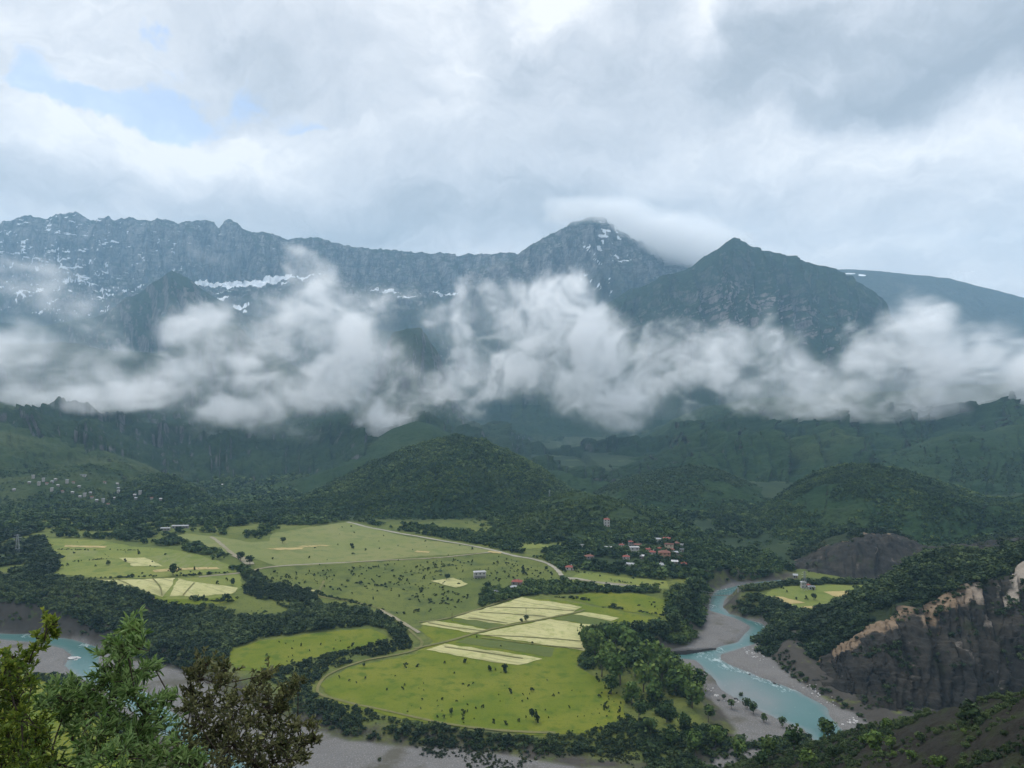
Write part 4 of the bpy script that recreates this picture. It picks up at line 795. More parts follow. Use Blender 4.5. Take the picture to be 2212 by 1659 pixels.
for k, (zx, zy, wz) in enumerate(far):
    wl, tl, rf, lb = KIND[k % 4]; house(zx*.3472, 960+zy*.3472, wz*.3472*.72, 1+(k % 4 == 0), rf, wl, tl, lb, lb.replace('house', 'houses').replace('left', 'slope'), detail=False)
house(179, 960+199*.3472, 13, 1, 'flat', 'plaster', 'tin', 'long white building standing highest above the far village', None, .1, .4)
house(357, 1146, 21, 1, 'gable', 'stone', 'tin', 'long pale-roofed barn at the wood edge, the left one', None, .1, .35, cat='barn')
house(389, 1141, 38, 1, 'gable', 'stone', 'tin', 'longest pale-roofed barn at the wood edge behind the pasture', None, .1, .2, cat='barn')
house(479, 960+258*.3472, 7, 1, 'gable', 'plaster', 'slab', 'tiny white house by the far pale field under the cliff', None, 0, .8)
# ------------------------------------------------------------------ poles, pylons, footbridge
def pole(px, py, hp, label):
    q = hit(px, py); h = hp/F*q.y; r = empty('utility_pole', (q.x, q.y, q.z), .5); tag(r, label, 'pole')
    MB().bar((0, 0, -.5), (0, 0, h), .16, .11, 8).build('shaft', M['timber'], r); ca = MB().box(-.9, -.06, h-.55, .9, .06, h-.40).build('crossarm', M['timber'], r)
    for x in (-.75, 0, .75): MB().bar((x, 0, h-.40), (x, 0, h-.12), .05, .04, 6).build('insulator', M['wire'], ca)
pole(976.6,1342,17,'thin wooden utility pole at the corner of the pale strip'); pole(1136.5,1340,26,'tall wooden utility pole standing in the large hay field'); pole(1231,1290,14,'short wooden utility pole by the farm hedge')
def pylon(px, py, hp, label):
    q = hit(px, py); h = hp/F*q.y; b = h*.1; r = empty('pylon', (q.x, q.y, q.z), .3); tag(r, label, 'pylon'); tw = MB(); N = 6
    def c(k, s): w = b*(1-.8*k/N); return (s[0]*w, s[1]*w, h*k/N)
    S = ((-1, -1), (1, -1), (1, 1), (-1, 1)); rd = max(.09, h*.006)
    for k in range(N):
        for i in range(4): tw.bar(c(k, S[i]), c(k+1, S[i]), rd, n=4); tw.bar(c(k, S[i]), c(k+1, S[(i+1) % 4]), rd*.6, n=4); tw.bar(c(k+1, S[i]), c(k+1, S[(i+1) % 4]), rd*.6, n=4)
    tw.build('lattice', M['steel'], r)
    for z, L in ((.72, .16), (.84, .2), (.95, .14)): MB().bar((-L*h, 0, h*z), (L*h, 0, h*z), rd, n=4).bar((-L*h, 0, h*z), (0, 0, h*(z+.05)), rd*.6, n=4).bar((L*h, 0, h*z), (0, 0, h*(z+.05)), rd*.6, n=4).build('crossarm', M['steel'], r)
pylon(1187,1076,18,'grey lattice pylon on the flank of the round wooded hill'); pylon(38,1200,46,'tall faint lattice pylon in the dark wood at the left edge'); pylon(1738,1276,42,'lattice pylon on the right-bank field under the landslide')
# suspension footbridge over the right river
A = Vector((*onz((1502,1285), 3.0), 3.0)); Bq = Vector((*onz((1594,1287), 3.0), 3.0)); Cq = Vector((*onz((1624,1289), 3.0), 3.0))
br = empty('footbridge', Bq); tag(br, 'narrow suspension footbridge across the turquoise river', 'bridge')
def loc(v): return Vector(v)-Bq
dk = MB()
for a, b in ((A, Bq), (Bq, Cq)):
    d = (b-a).normalized(); n = Vector((-d.y, d.x, 0))*.7; a, b = loc(a), loc(b); u = Vector((0, 0, .22))
    v = [a-n, a+n, b+n, b-n]; dk.add(v+[q+u for q in v], [(3, 2, 1, 0), (4, 5, 6, 7), (0, 1, 5, 4), (1, 2, 6, 5), (2, 3, 7, 6), (3, 0, 4, 7)])
dk.build('deck', M['timber'], br)
for T, hh in ((Bq, 7.5), (A, 5.5)):
    p = loc(T); MB().bar(p+Vector((0, -.8, -9)), p+Vector((0, -.8, hh)), .28, .2, 6).bar(p+Vector((0, .8, -9)), p+Vector((0, .8, hh)), .28, .2, 6).bar(p+Vector((0, -.8, hh-.3)), p+Vector((0, .8, hh-.3)), .15, n=6).build('tower', M['slab'], br)
for s in (-.8, .8):
    cb = MB(); pv = None
    for k in range(17):
        u = k/16; p = loc(A.lerp(Bq, u))+Vector((0, s, 5.5+2*u-5.2*4*u*(1-u)*.8))
        if pv: cb.bar(pv, p, .06, n=4)
        if 0 < k < 16: cb.bar(p, (p.x, p.y, .2), .03, n=4)
        pv = p
    cb.bar(loc(Bq)+Vector((0, s, 7.4)), loc(Cq)+Vector((0, s, .2)), .06, n=4); cb.build('cable', M['steel'], br)
# boulders
M['boulder'] = flat('pale_boulder', (.42,.41,.40), .9, .25, 1.5); M['darkrock'] = flat('dark_rock', (.06,.058,.056), .9, .3, 1.2)
def rock_mesh(seed):
    r = np.random.default_rng(seed); v = []; f = []; n, m = 9, 6
    for i in range(m+1):
        for k in range(n):
            a = 6.283*k/n; b = math.pi*i/m; q = .75+.5*vn2(np.array([k*.9+seed*7]), np.array([i*1.1+seed]))[0]; v.append((math.cos(a)*math.sin(b)*q, math.sin(a)*math.sin(b)*q*.8, math.cos(b)*q*.6))
    f = [(i*n+k, (i+1)*n+k, (i+1)*n+(k+1) % n, i*n+(k+1) % n) for i in range(m) for k in range(n)]
    return v, f
RK = {}
for mt in ('boulder', 'darkrock'):
    RK[mt] = []
    for k in range(4):
        v, f = rock_mesh(k+1); me = bpy.data.meshes.new('boulder'); me.from_pydata(v, [], f); me.materials.append(M[mt]); RK[mt].append(me)
def rock(px, py, wp, mt, label, group):
    x, y = onz((px, py), -5.5); g = max(ground1(x, y), -6.2); o = link('boulder', random.choice(RK[mt])); s = wp/F*y*.5; o.scale = (s, s*random.uniform(.7, 1.1), s*random.uniform(.7, 1)); o.location = (x, y, g+.12*s); o.rotation_euler = (random.uniform(-.2, .2), random.uniform(-.2, .2), random.random()*6.28); tag(o, label, 'boulder', group)
for px, py, w in ((157,1421,18),(170,1420,12),(188,1395,6),(164,1424,8)): rock(px, py, w, 'boulder', 'whitish boulder in the shallows of the left river', 'boulders of the left river')
for k in range(34): px = random.gauss(1628, 16); rock(px, 1400+(px-1600)*.55+random.gauss(0, 5), random.uniform(1.6, 4.5), 'boulder', 'pale boulder on the stony bar under the right bank', 'boulders of the stony bar')
for k in range(30): u = random.random(); rock(1735+70*u+random.gauss(0, 6), 1484+44*u+random.gauss(0, 4), random.uniform(1.6, 5), 'boulder', 'pale boulder fallen at the foot of the black shale', 'boulders below the shale')
for px, py, w in ((1546,1507,9),(1530,1493,6),(1536,1496,5),(1540,1490,6),(1551,1506,5),(1590,1517,5),(1595,1521,5),(1565,1518,4),(1588,1511,4),(1526,1490,4)): rock(px, py, w, 'boulder', 'white boulder at the edge of the grey shallows', 'boulders in the grey shallows')
for px, py, w in ((1619,1455,7),(1673,1475,9),(1682,1478,7),(1668,1472,5),(1522,1442,4),(1552,1517,8),(1590,1514,10)): rock(px, py, w, 'darkrock', 'dark wet rock in the rapids of the right river', 'dark rocks in the right river')
for k in range(14): rock(1838+random.gauss(0, 12), 1562+random.gauss(0, 5), random.uniform(3, 8), 'boulder', 'jumbled pale boulder by the water below the brow', 'boulders below the brow')
# rock ledge running out into the river
a, b = onz((1466,1406), -4), onz((1543,1400), -5); lg = MB()
for k in range(9):
    u = k/8; x, y = a[0]+(b[0]-a[0])*u, a[1]+(b[1]-a[1])*u; s = 3.2*(1-.75*u); h = 2.6*(1-.7*u)
    lg.add([(x+dx*s*1.6, y+dy*s, z) for z in (-8, -5.6+h*random.uniform(.7, 1.1)) for dx, dy in ((-1.1, -.7), (1.1, -.6), (1.0, .8), (-1.0, .7))], [(3, 2, 1, 0), (4, 5, 6, 7), (0, 1, 5, 4), (1, 2, 6, 5), (2, 3, 7, 6), (3, 0, 4, 7)])
tag(lg.build('rock_ledge', M['darkrock']), 'low dark rock ledge jutting into the turquoise river', 'rock')

# ------------------------------------------------------------------ foliage
def m_leaf(name, dark, mid, light, rough=.75, trans=0.0, spec=.15, back=None):
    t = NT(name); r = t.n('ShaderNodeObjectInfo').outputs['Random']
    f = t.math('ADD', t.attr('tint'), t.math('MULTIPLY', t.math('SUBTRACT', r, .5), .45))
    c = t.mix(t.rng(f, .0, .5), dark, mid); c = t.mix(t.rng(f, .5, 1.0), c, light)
    if back: c = t.mix(t.n('ShaderNodeNewGeometry').outputs['Backfacing'], c, back)
    b = t.n('ShaderNodeBsdfPrincipled', {'Base Color': c, 'Roughness': rough, 'Specular IOR Level': spec}); s = b.outputs[0]
    if trans:
        tr = t.n('ShaderNodeBsdfTranslucent', {'Color': c}); s = t.n('ShaderNodeMixShader', {0: trans, 1: s, 2: tr.outputs[0]}).outputs[0]
    t.n('ShaderNodeOutputMaterial', {'Surface': s}); return t.m
M['tree'] = m_leaf('tree_foliage', (.011,.028,.008), (.029,.059,.014), (.082,.118,.028), trans=.15)
M['hill'] = m_leaf('hill_foliage', (.013,.030,.011), (.024,.048,.016), (.042,.068,.022), trans=.1)
M['bright'] = m_leaf('fresh_foliage', (.035,.068,.014), (.06,.105,.020), (.115,.155,.032), trans=.2)
M['dark'] = m_leaf('dark_foliage', (.009,.020,.007), (.021,.041,.012), (.062,.088,.028), trans=.12)
M['scrub'] = m_leaf('scrub_foliage', (.020,.030,.012), (.035,.048,.018), (.06,.07,.028), trans=.1)
M['bark'] = flat('bark', (.09,.075,.06), .9, .3, 8)
M['darkbark'] = flat('dark_bark', (.035,.028,.022), .9, .3, 30)
def tpl(n, lobes, size, seed, rad=.42, lo=.22, squash=1.0):
    """a unit-high crown of n leaf clumps spread over several uneven lobes"""
    r = np.random.default_rng(seed); Ls = []
    for k in range(lobes):
        a = r.random()*6.28; q = r.random()**.6; zc = lo+.16+(1-lo-.34)*r.random()
        Ls.append((np.cos(a)*q*rad*.62, np.sin(a)*q*rad*.62, zc, (.16+.15*r.random())*(1.15-.5*abs(zc-.5))))
    Ls.append((0, 0, .6, .26))
    V = []; tint = []
    for k in range(n):
        x, y, z, R = Ls[k % len(Ls)]; nv = r.normal(size=3); nv[2] = nv[2]*.9+.25; nv /= np.linalg.norm(nv); q = R*(.55+.5*r.random()**.5)
        c = np.array([x, y, z])+nv*q*np.array([1, 1, squash]); nn = nv+r.normal(size=3)*.55; nn /= np.linalg.norm(nn)
        u = np.cross(nn, r.normal(size=3)); u /= np.linalg.norm(u); w = np.cross(nn, u); s = size*(.6+.8*r.random())
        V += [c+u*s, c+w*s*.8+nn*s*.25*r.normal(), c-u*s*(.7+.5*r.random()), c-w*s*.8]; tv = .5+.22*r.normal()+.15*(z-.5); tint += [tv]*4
    return np.array(V), np.arange(4*n).reshape(n, 4), np.clip(np.array(tint), 0, 1)
T_NEAR = [tpl(260, 7, .075, 100+k) for k in range(4)]
T_MID = [tpl(110, 6, .11, 110+k) for k in range(5)]
T_FAR = [tpl(40, 5, .17, 120+k) for k in range(5)]
T_DOT = [tpl(15, 3, .27, 130+k, lo=.05) for k in range(6)]
T_BUSH = [tpl(70, 6, .17, 140+k, rad=.75, lo=-.1, squash=.8) for k in range(5)]
def forest(name, P, H, mat, label, cat='woodland', wide=1.4, bush=False):
    """one mass of countless small crowns standing on the land"""
    P = np.asarray(P, float); H = np.asarray(H, float)*np.exp(.22*RNG.normal(size=len(P)))
    if HOUSES:   # leave the yards of the houses clear
        ok = np.ones(len(P), bool)
        for hx, hy, hw in HOUSES: dx = P[:, 0]-hx*(P[:, 1]/hy); dy = hy-P[:, 1]; ok &= ~((np.abs(dx) < hw*.5+.5) & (dy > -hw*.7) & (dy < 12))
        P, H = P[ok], H[ok]
    dist = P[:, 1]
    lod = np.where(dist < 330, 0, np.where(dist < 720, 1, np.where(dist < 1250, 2, 3)))
    Vs, Fs, Ts = [], [], []; off = 0
    for lv, tp in enumerate((T_NEAR, T_MID, T_FAR, T_DOT)):
        if bush and lv < 2: tp = T_BUSH
        pick = RNG.integers(0, len(tp), len(P))
        for k, (tv, tf, tt) in enumerate(tp):
            m = (lod == lv) & (pick == k); n = m.sum()
            if not n: continue
            a = RNG.random(n)*6.28; c, s = np.cos(a)[:, None], np.sin(a)[:, None]; h = H[m][:, None]; w = h*wide*(.8+.5*RNG.random((n, 1)))
            X = (tv[:, 0]*c-tv[:, 1]*s)*w+P[m, 0:1]; Y = (tv[:, 0]*s+tv[:, 1]*c)*w+P[m, 1:2]; Z = (tv[:, 2]-.08)*h+P[m, 2:3]
            Vs.append(np.stack([X, Y, Z], -1).reshape(-1, 3)); Fs.append((tf[None]+(np.arange(n)*len(tv))[:, None, None]).reshape(-1, 4)+off); off += n*len(tv)
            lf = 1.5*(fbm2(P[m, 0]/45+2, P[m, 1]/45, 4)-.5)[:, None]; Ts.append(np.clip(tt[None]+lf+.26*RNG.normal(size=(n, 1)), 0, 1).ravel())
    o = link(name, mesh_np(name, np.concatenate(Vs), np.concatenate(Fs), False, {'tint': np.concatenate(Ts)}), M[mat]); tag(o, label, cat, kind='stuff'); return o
def in_area(poly_px, per, world=None):
    """points spread evenly over the land inside a traced outline, one per `per` square metres"""
    P = world or GP(poly_px); A = np.array(P); lo, hi = A.min(0), A.max(0); n = int((hi-lo).prod()/per)
    q = lo+RNG.random((n, 2))*(hi-lo); q = q[inpoly(q[:, 0], q[:, 1], P)]
    return np.column_stack([q, ground(q[:, 0], q[:, 1])])
def on_patch(h, per, rows=(0, 9), cols=(-9e9, 9e9), keep=None):
    V = h['V']; T = h['T']; C = h['cols']; a, b, c = V[:-1, :-1], V[1:, :-1], V[:-1, 1:]
    ar = np.linalg.norm(np.cross(b-a, c-a), axis=-1)
    m = ((T[:-1] >= rows[0]) & (T[:-1] < rows[1]))[:, None] & ((C[:-1] >= cols[0]) & (C[:-1] < cols[1]))[None]
    ar = np.where(m, ar, 0).ravel(); n = int(ar.sum()/per); k = RNG.choice(len(ar), n, p=ar/ar.sum()); i, j = np.divmod(k, len(C)-1)
    u, v = RNG.random((n, 1)), RNG.random((n, 1)); P = V[i, j]*(1-u)*(1-v)+V[i+1, j]*u*(1-v)+V[i, j+1]*(1-u)*v+V[i+1, j+1]*u*v
    if keep is not None: P = P[keep(P)]
    return P
def patchy(sc, lo, hi, s=0):
    return lambda P: RNG.random(len(P)) < sst(lo, hi, fbm2(P[:, 0]/sc+s, P[:, 1]/sc, 4))
def above(P):   # keep only points that really are the surface of the open ground (not under a hill)
    return P
def rh(n, a, b): return a+(b-a)*RNG.random(n)**1.2
# masses of trees on the hills
def hillwood(key, per, h, mat, label, rows=(.25, 9), keep=None, cols=(-9e9, 9e9)):
    P = on_patch(HL[key], per, rows, cols, keep); P = P[(P[:, 2] > -25) & (P[:, 1] < 1500+220*RNG.random(len(P)))]; forest('woodland', P, rh(len(P), *h), mat, label)
hillwood('left', 49.972, (1.3, 3.1), 'hill', 'open scrub dotted over the green slope on the left', rows=(.3, 3.1), keep=patchy(140, .42, .6))
hillwood('left', 17.298, (1.3, 2.9), 'tree', 'trees and gardens among the houses of the far hillside village', rows=(.25, 1.75), keep=patchy(70, .36, .5), cols=(-100, 430))
hillwood('knoll', 18.228, (2.3, 4.0), 'tree', 'dark wood covering the low knoll beside the far village', rows=(.3, 2.2))
hillwood('centre', 20.832, (2.0, 4.0), 'tree', 'thick wood covering the round hill in the middle', rows=(.1, 2.2))
hillwood('shoulder', 17.36, (2.0, 4.3), 'tree', 'wood and hedges on the slope around the tall white house', rows=(.1, 2.2), keep=patchy(60, .36, .46))
hillwood('right', 40.362, (2.1, 4.2), 'hill', 'forest over the long right-hand slopes under the cloud', rows=(.2, 2.6), keep=patchy(170, .36, .5))
hillwood('lobe', 23.8328, (2.1, 3.6), 'hill', 'wood on the smooth green spur behind the red-roofed village', rows=(.2, 2.2), keep=patchy(120, .33, .45))
hillwood('ridge_r', 21.142, (2.1, 4.2), 'tree', 'dark wood on the long spur above the landslide', rows=(.05, 2.2), keep=patchy(110, .33, .43))
hillwood('brown', 38.44, (2.1, 4.2), 'hill', 'thin dark wood on the brownish spur at the far right', rows=(.2, 2.2), keep=patchy(120, .36, .5))
hillwood('slide', 26, (3, 5.5), 'tree', 'scrub along the brink of the grey landslide', rows=(2.05, 2.7))
hillwood('slide', 60, (1.5, 3.5), 'scrub', 'sparse scrub clinging to the grey landslide', rows=(.5, 2.0), keep=patchy(22, .53, .62))
hillwood('slide', 14, (2, 4.5), 'dark', 'bushes hanging over the top edge of the grey landslide', rows=(1.5, 2.2), keep=patchy(30, .36, .5))
hillwood('scar', 9, (2.6, 5.5), 'dark', 'dense dark thicket above the ochre scar', rows=(1.99, 3.6), keep=patchy(28, .3, .42))
hillwood('scar', 11, (.8, 2.6), 'dark', 'scattered scrub on the black shale face', rows=(.2, 1.95), keep=patchy(17, .52, .64))
hillwood('brow', 1.9, (.4, 1.3), 'dark', 'low dark scrub on the dark foreground slope', rows=(.6, 2.4), keep=patchy(14, .36, .54))
# masses on the valley floor
AREAS = [
 ('dark','dense dark wood on the steep scarp above the left river', 10.08, (2.1,4.8), [(-250,1240),(0,1243),(115,1246),(222,1264),(330,1287),(335,1304),(400,1312),(451,1311),(514,1330),(590,1334),(640,1322),(600,1306),(690,1306),(780,1318),(836,1336),(868,1352),(880,1376),(850,1382),(838,1360),(800,1352),(700,1360),(560,1380),(500,1402),(486,1428),(440,1448),(400,1446),(340,1432),(290,1420),(240,1400),(225,1372),(170,1345),(110,1322),(50,1308),(0,1302),(-250,1290)], .30, .40),
 ('dark','dark thicket running down the middle of the fields', 10.08, (1.8,3.7), [(505,1215),(540,1228),(556,1236),(590,1262),(640,1268),(698,1284),(688,1300),(620,1300),(560,1296),(526,1282),(530,1258),(515,1238)], .36, .48),
 ('dark','hedge of dark bushes between the two near meadows', 7.92, (1.3,2.9), [(565,1456),(640,1434),(720,1412),(768,1404),(820,1388),(862,1376),(892,1384),(884,1402),(800,1420),(740,1436),(695,1456),(690,1472),(664,1480),(640,1492),(600,1480)], .25, .35),
 ('dark','long dark thicket round the foot of the near meadow', 7.2, (1.1,2.9), [(628,1478),(662,1484),(686,1508),(735,1524),(830,1548),(950,1572),(1070,1588),(1150,1594),(1250,1590),(1345,1560),(1400,1560),(1440,1610),(1330,1632),(1200,1634),(1100,1624),(980,1616),(850,1606),(760,1594),(690,1570),(640,1540),(600,1510)], .22, .36),
 ('tree','thick riverside wood beside the gravel of the right river', 10.8, (3.2,6.4), [(1262,1376),(1300,1368),(1345,1372),(1400,1366),(1452,1350),(1448,1335),(1440,1300),(1448,1272),(1480,1262),(1510,1255),(1534,1276),(1526,1300),(1520,1340),(1510,1370),(1490,1388),(1440,1402),(1402,1414),(1380,1410),(1330,1400),(1290,1402),(1265,1404)], .26, .36),
 ('tree','mixed thicket on the tongue of land in the river bend', 6.48, (1.1,3.7), [(1262,1408),(1330,1402),(1400,1418),(1440,1444),(1485,1462),(1512,1480),(1518,1520),(1550,1560),(1575,1610),(1530,1640),(1430,1655),(1380,1620),(1352,1560),(1352,1505),(1300,1466),(1245,1438)], .36, .52),
 ('tree','wood around the flood plain behind the red-roofed village', 21.6, (3.2,6.0), [(1030,1120),(1100,1140),(1200,1190),(1240,1225),(1330,1242),(1440,1254),(1510,1254),(1560,1250),(1660,1246),(1720,1235),(1660,1190),(1500,1160),(1400,1130),(1200,1110)], .32, .44),
 ('tree','trees and hedges round the farmhouses in the plain', 11.52, (2.4,5.2), [(1052,1268),(1090,1276),(1115,1268),(1180,1258),(1240,1258),(1290,1270),(1440,1275),(1442,1281),(1300,1280),(1200,1284),(1130,1288),(1080,1300),(1040,1312),(1030,1300)], .28, .40),
 ('tree','broad belt of woodland beyond the fields on the left', 24.48, (3.2,6.4), [(-250,1090),(0,1090),(150,1088),(260,1090),(420,1085),(560,1085),(640,1095),(760,1122),(700,1134),(620,1136),(585,1150),(560,1166),(480,1156),(420,1148),(380,1158),(405,1176),(350,1180),(240,1166),(100,1160),(60,1150),(-250,1150)], .34, .45),
 ('dark','dark wood at the left edge beside the terraced fields', 14.4, (3.2,6.4), [(-250,1150),(60,1152),(100,1172),(112,1200),(128,1228),(112,1244),(0,1240),(-250,1238)], .28, .40),
 ('tree','hedge trees along the pale road under the round hill', 17.28, (2.4,5.2), [(760,1124),(850,1132),(960,1140),(1060,1150),(1160,1170),(1220,1190),(1245,1230),(1225,1240),(1180,1212),(1120,1196),(1040,1178),(940,1160),(850,1146)], .38, .5),
 ('dark','line of dark trees on the right bank below the farm', 11.52, (2.8,5.2), [(1578,1318),(1600,1300),(1640,1286),(1656,1300),(1700,1318),(1760,1326),(1790,1326),(1740,1350),(1700,1366),(1672,1356),(1640,1338),(1610,1330)], .28, .42),
 ('dark','row of bushes along the far bank of the right river', 10.08, (2.4,4.4), [(1600,1278),(1640,1266),(1700,1258),(1800,1256),(1890,1256),(1890,1264),(1780,1263),(1690,1266),(1640,1278)], .2, .3),
 ('tree','bushes beside the stream between the left fields', 10.08, (2.4,4.8), [(395,1180),(420,1176),(450,1186),(490,1200),(520,1222),(545,1238),(520,1242),(486,1226),(440,1204),(400,1192)], .36, .48),
 ('tree','forest on the flat land between the far hills', 54, (4.0,7.2), [(380,1072),(440,1040),(520,1020),(640,1015),(700,1040),(640,1075),(600,1088),(560,1090),(470,1092)], .3, .42),
 ('tree','forest in the hollow below the right-hand spurs', 43.2, (3.2,6.4), [(1290,1110),(1380,1095),(1500,1080),(1640,1085),(1700,1110),(1640,1160),(1560,1195),(1480,1180),(1380,1120)], .3, .42),
 ('dark','dark wood on the end of the tongue below the gravel', 6.48, (1.3,3.7), [(1390,1600),(1480,1585),(1550,1575),(1575,1600),(1620,1612),(1680,1596),(1740,1592),(1760,1620),(1700,1720),(1400,1720)], .30, .42),
 ('dark','sparse bushes on the dark rocky bank under the shale', 16, (.8,2.6), [(1665,1400),(1700,1400),(1720,1450),(1780,1490),(1850,1530),(1890,1565),(1860,1572),(1800,1520),(1720,1470),(1680,1440)], .42, .58),
 ('dark','bushes clinging to the bare dark scarp above the left river', 30, (1.2,3), [(-200,1300),(60,1310),(170,1350),(220,1390),(150,1372),(0,1358),(-200,1345)], .42, .58),
 ('scrub','low scrub on the gravel flat below the near meadow', 5.04, (0.5,1.4), [(700,1585),(850,1600),(1000,1612),(1200,1624),(1400,1612),(1500,1640),(1500,1690),(1200,1690),(1000,1690),(800,1640)], .47, .6),
 ('dark','bushes on the near bank beside the left river', 7.2, (1.3,2.9), [(70,1458),(150,1464),(190,1480),(240,1530),(330,1598),(300,1620),(220,1560),(140,1484),(60,1466)], .3, .44),
]
for mt, lb, per, h, pl, a, b in AREAS:
    P = in_area(pl, per*(.55 if per < 20 else .8)); P = P[patchy(38, a, b, 5)(P)]
    bad = sdist(P[:, 0], P[:, 1], WAT) > -2; bad |= sdist(P[:, 0], P[:, 1], WAT2) > -2
    if 'gravel' not in lb: bad |= sdist(P[:, 0], P[:, 1], BED) > 3
    P = P[~bad]; forest('scrubland' if mt == 'scrub' else 'woodland', P, rh(len(P), *h), mt, lb, bush=(mt == 'scrub'))
# small bushes beyond counting on the middle of the plain
P = np.concatenate([in_area([(560,1240),(700,1225),(900,1215),(1080,1200),(1190,1235),(1200,1250),(1060,1262),(1030,1300),(980,1318),(860,1332),(720,1290),(700,1262),(600,1262)], 40), in_area([(590,1160),(760,1132),(1000,1180),(1080,1196),(700,1222),(560,1212)], 900),
    in_area([(1230,1292),(1300,1276),(1446,1300),(1446,1336),(1340,1320)], 60), in_area([(1240,1246),(1330,1244),(1440,1258),(1430,1270)], 130), in_area([(300,1290),(520,1290),(590,1310),(690,1304),(600,1332),(460,1308),(340,1304)], 26), in_area([(100,1165),(400,1192),(520,1236),(270,1252),(120,1242)], 420)])
P = P[patchy(26, .42, .6, 9)(P)]; forest('scrubland', P, rh(len(P), .5, 2.1), 'dark', 'countless small dark bushes dotted over the middle of the plain', bush=True)

# individual trees and bushes -------------------------------------------------
TM = {}
def tree_meshes(kind):
    if kind in TM: return TM[kind]
    mat, tps, tr = {'round': ('tree', T_NEAR, .028), 'fresh': ('bright', T_NEAR, .028), 'dark': ('dark', T_NEAR, .028)}[kind]; out = []
    for v, f, tt in tps:
        b = MB(); b.bar((0, 0, -.06), (.01, 0, .5), tr, tr*.55, 7)
        for k in range(4):
            a = k*1.7; b.bar((.005, 0, .24+.07*k), (math.cos(a)*.2, math.sin(a)*.2, .5+.07*k), tr*.5, tr*.15, 5)
        tm = bpy.data.meshes.new('trunk'); tm.from_pydata(b.v, [], b.f); tm.materials.append(M['bark'])
        cm = mesh_np('crown', v, f, False, {'tint': tt}); cm.materials.append(M[mat]); out.append((tm, cm))
    TM[kind] = out; return out
def tree(kind, loc, h, label, group, wide=1.0):
    tm, cm = random.choice(tree_meshes(kind)); r = empty('tree', loc, random.random()*6.28); r.scale = (h*wide, h*wide, h)
    tag(r, label, 'tree', group); link('trunk', tm, None, r); link('crown', cm, None, r); return r
TREE_SETS = [
 ('fresh','big leafy tree in the grove at the river bend','riverside grove trees', [(1285,1420,60),(1330,1412,70),(1300,1462,60),(1362,1430,68),(1400,1448,62),(1340,1480,72),(1390,1495,66),(1430,1480,66),(1365,1525,50),(1460,1502,66),(1415,1520,56),(1495,1530,66),(1480,1490,60),(1320,1440,56),(1440,1440,44)]),
 ('round','dark green tree in the grove at the river bend','dark grove trees', [(1270,1400,46),(1310,1392,50),(1350,1388,46),(1395,1400,42),(1372,1462,62),(1320,1500,46),(1460,1455,42),(1510,1490,52),(1380,1555,40),(1440,1560,44),(1480,1580,42),(1405,1590,36),(1530,1560,42),(1450,1615,38),(1500,1620,42)]),
 ('dark','dark tree on the cliff bank beside the pale hay field','cliff bank trees', [(1284,1376,26),(1300,1382,34),(1325,1386,36),(1350,1384,38),(1380,1384,40),(1410,1380,40),(1435,1375,40),(1460,1365,42),(1478,1350,44),(1490,1335,42),(1496,1315,40),(1500,1295,36),(1470,1320,40),(1480,1300,36),(1505,1280,32),(1460,1290,32)]),
 ('round','bush-like tree standing on the gravel beside the right river','gravel bar trees', [(1580,1532,20),(1628,1542,26),(1614,1530,20),(1690,1570,20),(1650,1560,20),(1775,1585,36),(1562,1512,14),(1600,1508,14)]),
]
for kind, lb, gp, L in TREE_SETS:
    for px, py, hp in L:
        x, y = G(px, py); tree(kind, (x, y, ground1(x, y)), hp/F*y*random.uniform(.85, 1.1), lb, gp, 1.05)
NEAR_TREES = [('fresh','bright yellow-green tree at the edge of the near wood',1503,1632,46),('fresh','pale fresh tree just beside the bright yellow-green tree',1546,1612,44),
 ('fresh','bushy yellow-green tree in the middle of the dark foreground slope',1890,1632,50),('fresh','low bright bush-like tree at the bottom edge of the foreground',1745,1662,44),('fresh','small yellow-green crown peeping in at the bottom right edge',2020,1665,34),
 ('round','small green tree on the brow right above the river',1788,1600,42),('dark','lone dark bushy tree on the brow of the foreground slope',2098,1572,58),('scrub','x',0,0,0),
 ('fresh','little olive-green bush-like tree on the brow by the shale',1915,1578,26),('round','dark round tree at the lower left of the brow',1715,1622,48),('round','leafy tree rising beside the gravel at the wood edge',1660,1640,50),('round','dark tree low on the slope by the bright bottom tree',1650,1662,40),('fresh','fresh green tree at the corner of the tongue wood',1600,1640,40)]
for kind, lb, px, py, hp in NEAR_TREES:
    if not hp: continue
    q = hit(px, py); 
    if q: tree(kind, q, hp/F*q.y, lb, None, 1.15)
for px, py, hp, lb in ((374,1243,26,'large dark tree standing alone by the terraced field hedge'),(234,1222,12,'round tree between the terraced fields'),(610,1174,14,'single dark round tree on the brownish pasture'),(540,1222,22,'tall dark tree by the stony stream bed'),(520,1212,20,'dark tree just left of the tall tree by the stream'),(965,1253,14,'round tree standing alone near the white farmhouse'),(1137,1342,13,'small round tree beside the utility pole'),(1126,1345,9,'smaller round bush beside the round tree and utility pole'),(1656,1400,36,'dense dark tree on the right bank above the stony bar'),(1758,1296,14,'dark tree at the hedge of the right-bank hay fields')):
    q = hit(px, py)
    if q: tree('dark', q, hp/F*q.y, lb, None, 1.1)
